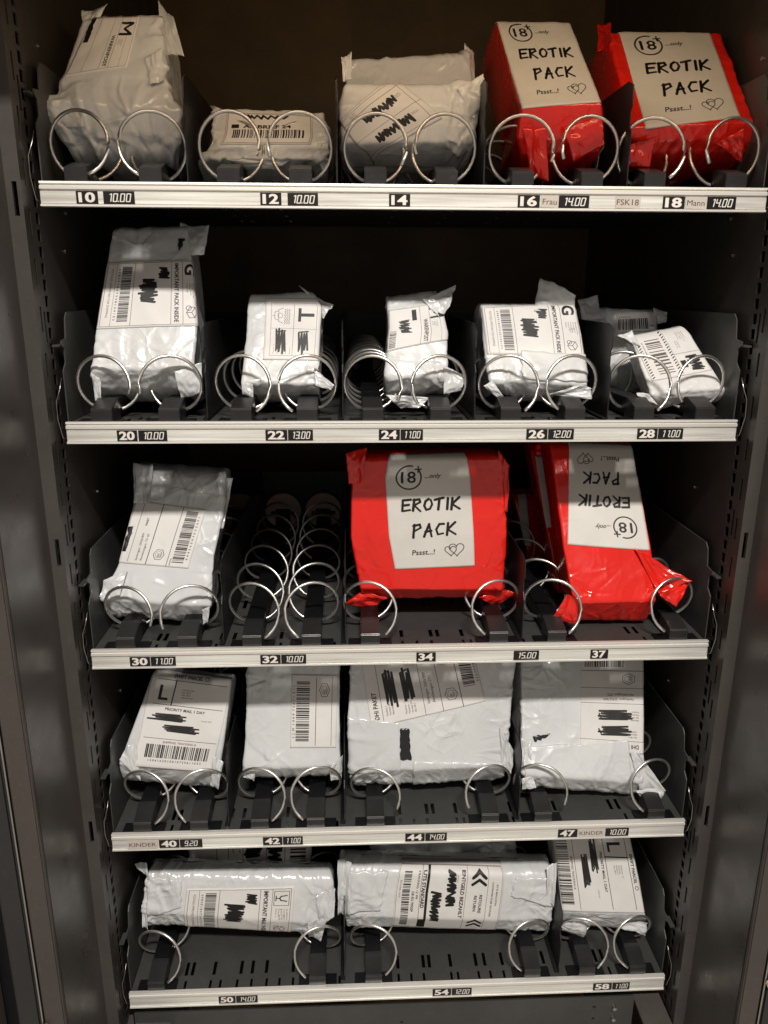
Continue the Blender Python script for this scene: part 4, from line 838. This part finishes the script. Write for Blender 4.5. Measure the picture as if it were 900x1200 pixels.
    def disp(s, sm, v):
        z = v*s.H; c = s.crumple; S = s.seed
        edge = np.exp(-np.minimum(z, s.H-z)/.02)+np.exp(-np.abs(np.abs(sm)-s.wm/2)/.012)
        edge = np.clip(edge, 0, 1)
        calm = np.ones_like(z)
        for (a0, a1, b0, b1) in s.calm:
            dx = np.maximum(np.maximum(a0-sm, sm-a1), 0); dz = np.maximum(np.maximum(b0-z, z-b1), 0)
            calm = np.minimum(calm, .22+.78*np.clip(np.hypot(dx, dz)/.012, 0, 1))
        wx = sm+.006*perlin(sm*22, z*22, S+5); wz = z+.006*perlin(sm*22+9, z*22, S+6)
        D = .0011*c*perlin(wx/.055, wz/.06, S)*(.4+.6*calm)
        r1 = 1-np.abs(perlin(wx/.030+3, wz/.040, S+1))*2.0
        D += .0012*c*r1*(.08+.8*edge)*calm
        r2 = 1-np.abs(perlin(wx/.013+3, wz/.020, S+2))*2.0
        D += .0005*c*r2*(.9*edge)*calm
        for (ox, oz, a, ln, w, h) in s.fold:
            dx = sm-ox; dz = z-oz; ca, sa = math.cos(a), math.sin(a)
            t = np.abs(dx*ca+dz*sa)/ln; q = np.abs(-dx*sa+dz*ca)/w
            D += h*c*np.clip(1-q, 0, 1)*np.clip((1-t)*3, 0, 1)*calm
        for (ox, oz, a, ln, w, h) in s.cre:
            dx = wx-ox; dz = wz-oz; ca, sa = math.cos(a), math.sin(a)
            t = (dx*ca+dz*sa)/ln; q = (-dx*sa+dz*ca)/w
            m = (t > 0) & (t < 1) & (np.abs(q) < 3)
            if not m.any(): continue
            pr = np.where(q < 0, np.clip(1+q, 0, 1), np.clip(1-q/2.4, 0, 1))
            D += np.where(m, h*pr*np.clip(t*6, 0, 1)*(1-np.clip(t, 0, 1))**.7, 0)*calm*c
        return D
    def point(s, sm, v, lift=0.0):
        eps = 4e-4; ev = eps/s.H
        va = np.clip(v-ev, 0, 1); vb = np.clip(v+ev, 0, 1)
        ds = s.base(sm+eps, v)-s.base(sm-eps, v); dv = s.base(sm, vb)-s.base(sm, va)
        n = np.cross(ds, dv); n /= np.linalg.norm(n, axis=-1)[..., None]+1e-12
        return s.base(sm, v)+n*(s.disp(sm, v)+lift)[..., None]
def parcel_body(name, S, mat, parent=None):
    half = S.wm+S.T
    nx = int(2*half/.0014); nz = int(S.H/.0014)
    en = min(.013, .45*S.T)/S.H
    v = np.concatenate([en*(1-np.cos(np.linspace(0, np.pi/2, 8, endpoint=False))), np.linspace(en, 1-en, nz), 1-en*(1-np.cos(np.linspace(0, np.pi/2, 8, endpoint=False)))[::-1]])
    q = np.linspace(-1, 1, nx, endpoint=False)
    V, Qn = np.meshgrid(v, q, indexing='ij'); w = S.width(V); sm = Qn*(w+S.T)
    P = S.point(sm, V)
    ny = len(v)
    return fast_mesh(name, P.reshape(-1, 3), grid_faces(ny, nx, True), mat, parent)
def uv_to_s(S, u, v): return (u-.5)*S.width(v)
def patch(name, S, quad, mat, parent, lift=.0007, step=.002, rag=0, seed=0):
    TL, TR, BR, BL = [np.array(p, float) for p in quad]
    dm = lambda a, b: math.hypot((a[0]-b[0])*S.wm, (a[1]-b[1])*S.H)
    nx = max(6, int(max(dm(TL, TR), dm(BL, BR))/step)); ny = max(6, int(max(dm(TL, BL), dm(TR, BR))/step))
    a = np.linspace(0, 1, nx); b = np.linspace(0, 1, ny)
    ap = np.r_[0, a, 1]; bp = np.r_[0, b, 1]; nx += 2; ny += 2
    B, A = np.meshgrid(bp, ap, indexing='ij')
    q = TL*((1-A)*(1-B))[..., None]+TR*(A*(1-B))[..., None]+BL*((1-A)*B)[..., None]+BR*(A*B)[..., None]
    if rag:
        ed = np.minimum(np.minimum(A, 1-A), np.minimum(B, 1-B)); k = np.clip(1-ed*4, 0, 1)*rag
        q[..., 0] += k*perlin(A*5, B*5, seed+1)/S.wm; q[..., 1] += k*perlin(A*5+7, B*5, seed+2)/S.H
    lf = np.full(A.shape, lift); lf[0] = lf[-1] = 0; lf[:, 0] = lf[:, -1] = 0
    v = np.clip(q[..., 1], .002, .998)
    P = S.point(uv_to_s(S, q[..., 0], v), v, lf)
    uv = np.stack([A, 1-B], -1)
    return fast_mesh(name, P.reshape(-1, 3), grid_faces(ny, nx, False, flip=True), mat, parent, True, uv.reshape(-1, 2))
def ear(poly, mat, parent, seed, name='corner_flap'):
    A, B, C_, D = [np.array(p, float) for p in poly]
    n = 22; t = np.linspace(0, 1, n); V, U = np.meshgrid(t, t, indexing='ij')
    P = A*((1-U)*(1-V))[..., None]+B*(U*(1-V))[..., None]+C_*(U*V)[..., None]+D*((1-U)*V)[..., None]
    nr = np.cross(B-A+C_-D, D-A+C_-B); nr /= np.linalg.norm(nr)+1e-9
    if nr[1] > 0: nr = -nr
    L = .5*(np.linalg.norm(B-A)+np.linalg.norm(D-A))+.01
    d = .10*L*perlin(U*1.3, V*1.3, seed)+.10*L*np.abs(U+.35*V-.55)-.05*L*np.abs(V-.3*U-.3)+.022*L*(1-np.abs(perlin(U*3.2+V, V*3.0-U, seed+3))*2.2)
    ed = np.clip(1-np.minimum(np.minimum(U, 1-U), np.minimum(V, 1-V))*5, 0, 1)
    tx = (B-A)/(np.linalg.norm(B-A)+1e-9); ty = (D-A)/(np.linalg.norm(D-A)+1e-9)
    P = P+nr*d[..., None]+(tx*(perlin(U*3, V*3, seed+6)*.018*L*ed)[..., None]+ty*(perlin(U*3, V*3, seed+7)*.018*L*ed)[..., None])
    th = .0022*np.clip(np.minimum(np.minimum(U, 1-U), np.minimum(V, 1-V))*6, .12, 1)
    F = (P+nr*th[..., None]*.5).reshape(-1, 3); K = (P-nr*th[..., None]*.5).reshape(-1, 3)
    q1 = grid_faces(n, n); q2 = grid_faces(n, n, off=n*n, flip=True)
    rim = [i for i in range(n)]+[i*n+n-1 for i in range(1, n)]+[(n-1)*n+i for i in range(n-2, -1, -1)]+[i*n for i in range(n-2, 0, -1)]
    q3 = [(rim[i], rim[(i+1) % len(rim)], n*n+rim[(i+1) % len(rim)], n*n+rim[i])[::-1] for i in range(len(rim))]
    return fast_mesh(name, np.vstack([F, K]), np.vstack([q1, q2, np.array(q3)]), mat, parent)
LAB = make_labels()
INFO = {
 'p10': ('bulky crumpled grey parcel marked M, standing tall in slot 10 of the top tray', 'white', 1.5),
 'p20b': ('small grey parcel in deep shadow between slots 10 and 12', 'white', 1.0),
 'p12': ('low flat white parcel with a barcode, lying in slot 12 of the top tray', 'white2', 1.25),
 'p14': ('white parcel with a slanting label and two blacked-out address lines in slot 14', 'white2', 1.3),
 'p14b': ('plain grey parcel rising behind the slanting-label parcel of slot 14', 'clear', .8),
 'p16': ('red parcel with a white EROTIK PACK label standing in slot 16', 'red', .8),
 'p18': ('red parcel with a crinkled white EROTIK PACK label in slot 18, rightmost on top', 'red', .8),
 'p20': ('tall white parcel in slot 20 with a label band reading IMPORTANT PACK INSIDE', 'white', .75),
 'p22': ('small white parcel in slot 22 labelled with a sideways T and a ship', 'white', .7),
 'p24': ('narrow white parcel leaning in slot 24 with one blacked-out rectangle on its label', 'white', .95),
 'p26': ('squat white parcel in slot 26 marked with a sideways G and a box drawing', 'white', .8),
 'p28': ('thin white parcel tilted in slot 28 with black hazard stripes beside its barcode', 'white2', .6),
 'p28b': ('crumpled white parcel standing behind the hazard-striped one at slot 28', 'white', 1.2),
 'p30': ('tall white parcel in slot 30 with a tilted barcode label above a crinkled foot', 'clear', .85),
 'p34': ('widest, boxy red parcel with an upright white EROTIK PACK label in slot 34', 'red', .55),
 'p37': ('red parcel with an upside-down white EROTIK PACK label, foremost in slot 37', 'red', .55),
 'p37b': ('red parcel directly behind the upside-down labelled one, only its left edge showing', 'red', .5),
 'p37c': ('rearmost red parcel of slot 37, dark with a sliver of white label', 'red', .5),
 'p40': ('white parcel in slot 40 with large L and PRIORITY MAIL on its label', 'white', .65),
 'p42': ('shiny creased white parcel in slot 42 with a sideways barcode label at its right', 'clear', .85),
 'p44': ('wide shiny white parcel in slot 44 with black tape below its tilted label', 'clear', .9),
 'p47': ('white parcel in slot 47 with upside-down PAKET label and folded foot at right', 'white', .8),
 'p50': ('long white parcel across slot 50 with a sideways label showing a glass symbol', 'clear', .9),
 'p50b': ('white parcel mostly hidden behind the long one of slot 50, label under the rail', 'clear', .8),
 'p54': ('longest white parcel, across slot 54, its UTS STANDARD label bearing black chevrons', 'white', .8),
 'p54b': ('plain shiny parcel mostly hidden behind the longest white parcel of slot 54', 'clear', 1.0),
 'p58': ('white parcel in slot 58 almost covered by a sideways L label', 'white', .7),
}
for idx, (key, d) in enumerate(PARCELS.items()):
    label, mname, cr = INFO[key]
    red = mname == 'red'
    S = Surf(d, 100+idx*13, crumple=cr)
    for (ln, q) in d['lab']:
        us = [p[0] for p in q]; vs = [p[1] for p in q]
        S.calm.append(((min(us)-.5)*S.wm, (max(us)-.5)*S.wm, min(vs)*S.H, max(vs)*S.H))
    W = np.array(d['rows']).reshape(-1, 3); base = W[0:2].mean(0)
    root = tag(empty('parcel', (float(base[0]), float(base[1])+d['T']/2, float(base[2]))), label, 'parcel',
               'red parcels in the machine' if red else 'white parcels in the machine')
    def rel(o):
        o.location = (-root.location.x, -root.location.y, -root.location.z); return o
    mat = M[mname]
    rel(parcel_body('bag', S, mat, root))
    for (ln, q) in d['lab']:
        rel(patch('address_label', S, q, LAB[ln], root, .0007, .0021, 0))
    for k, (pn, q) in enumerate(d['pat']):
        rel(patch('seal_flap' if pn == 'flap' else 'tape_strip', S, q, mat if pn == 'flap' else M['black'], root, .0018 if pn == 'flap' else .0009, .002, .002, idx*5+k))
    for k, q in enumerate(d['ear']):
        rel(ear(q, mat, root, idx*31+k*7))
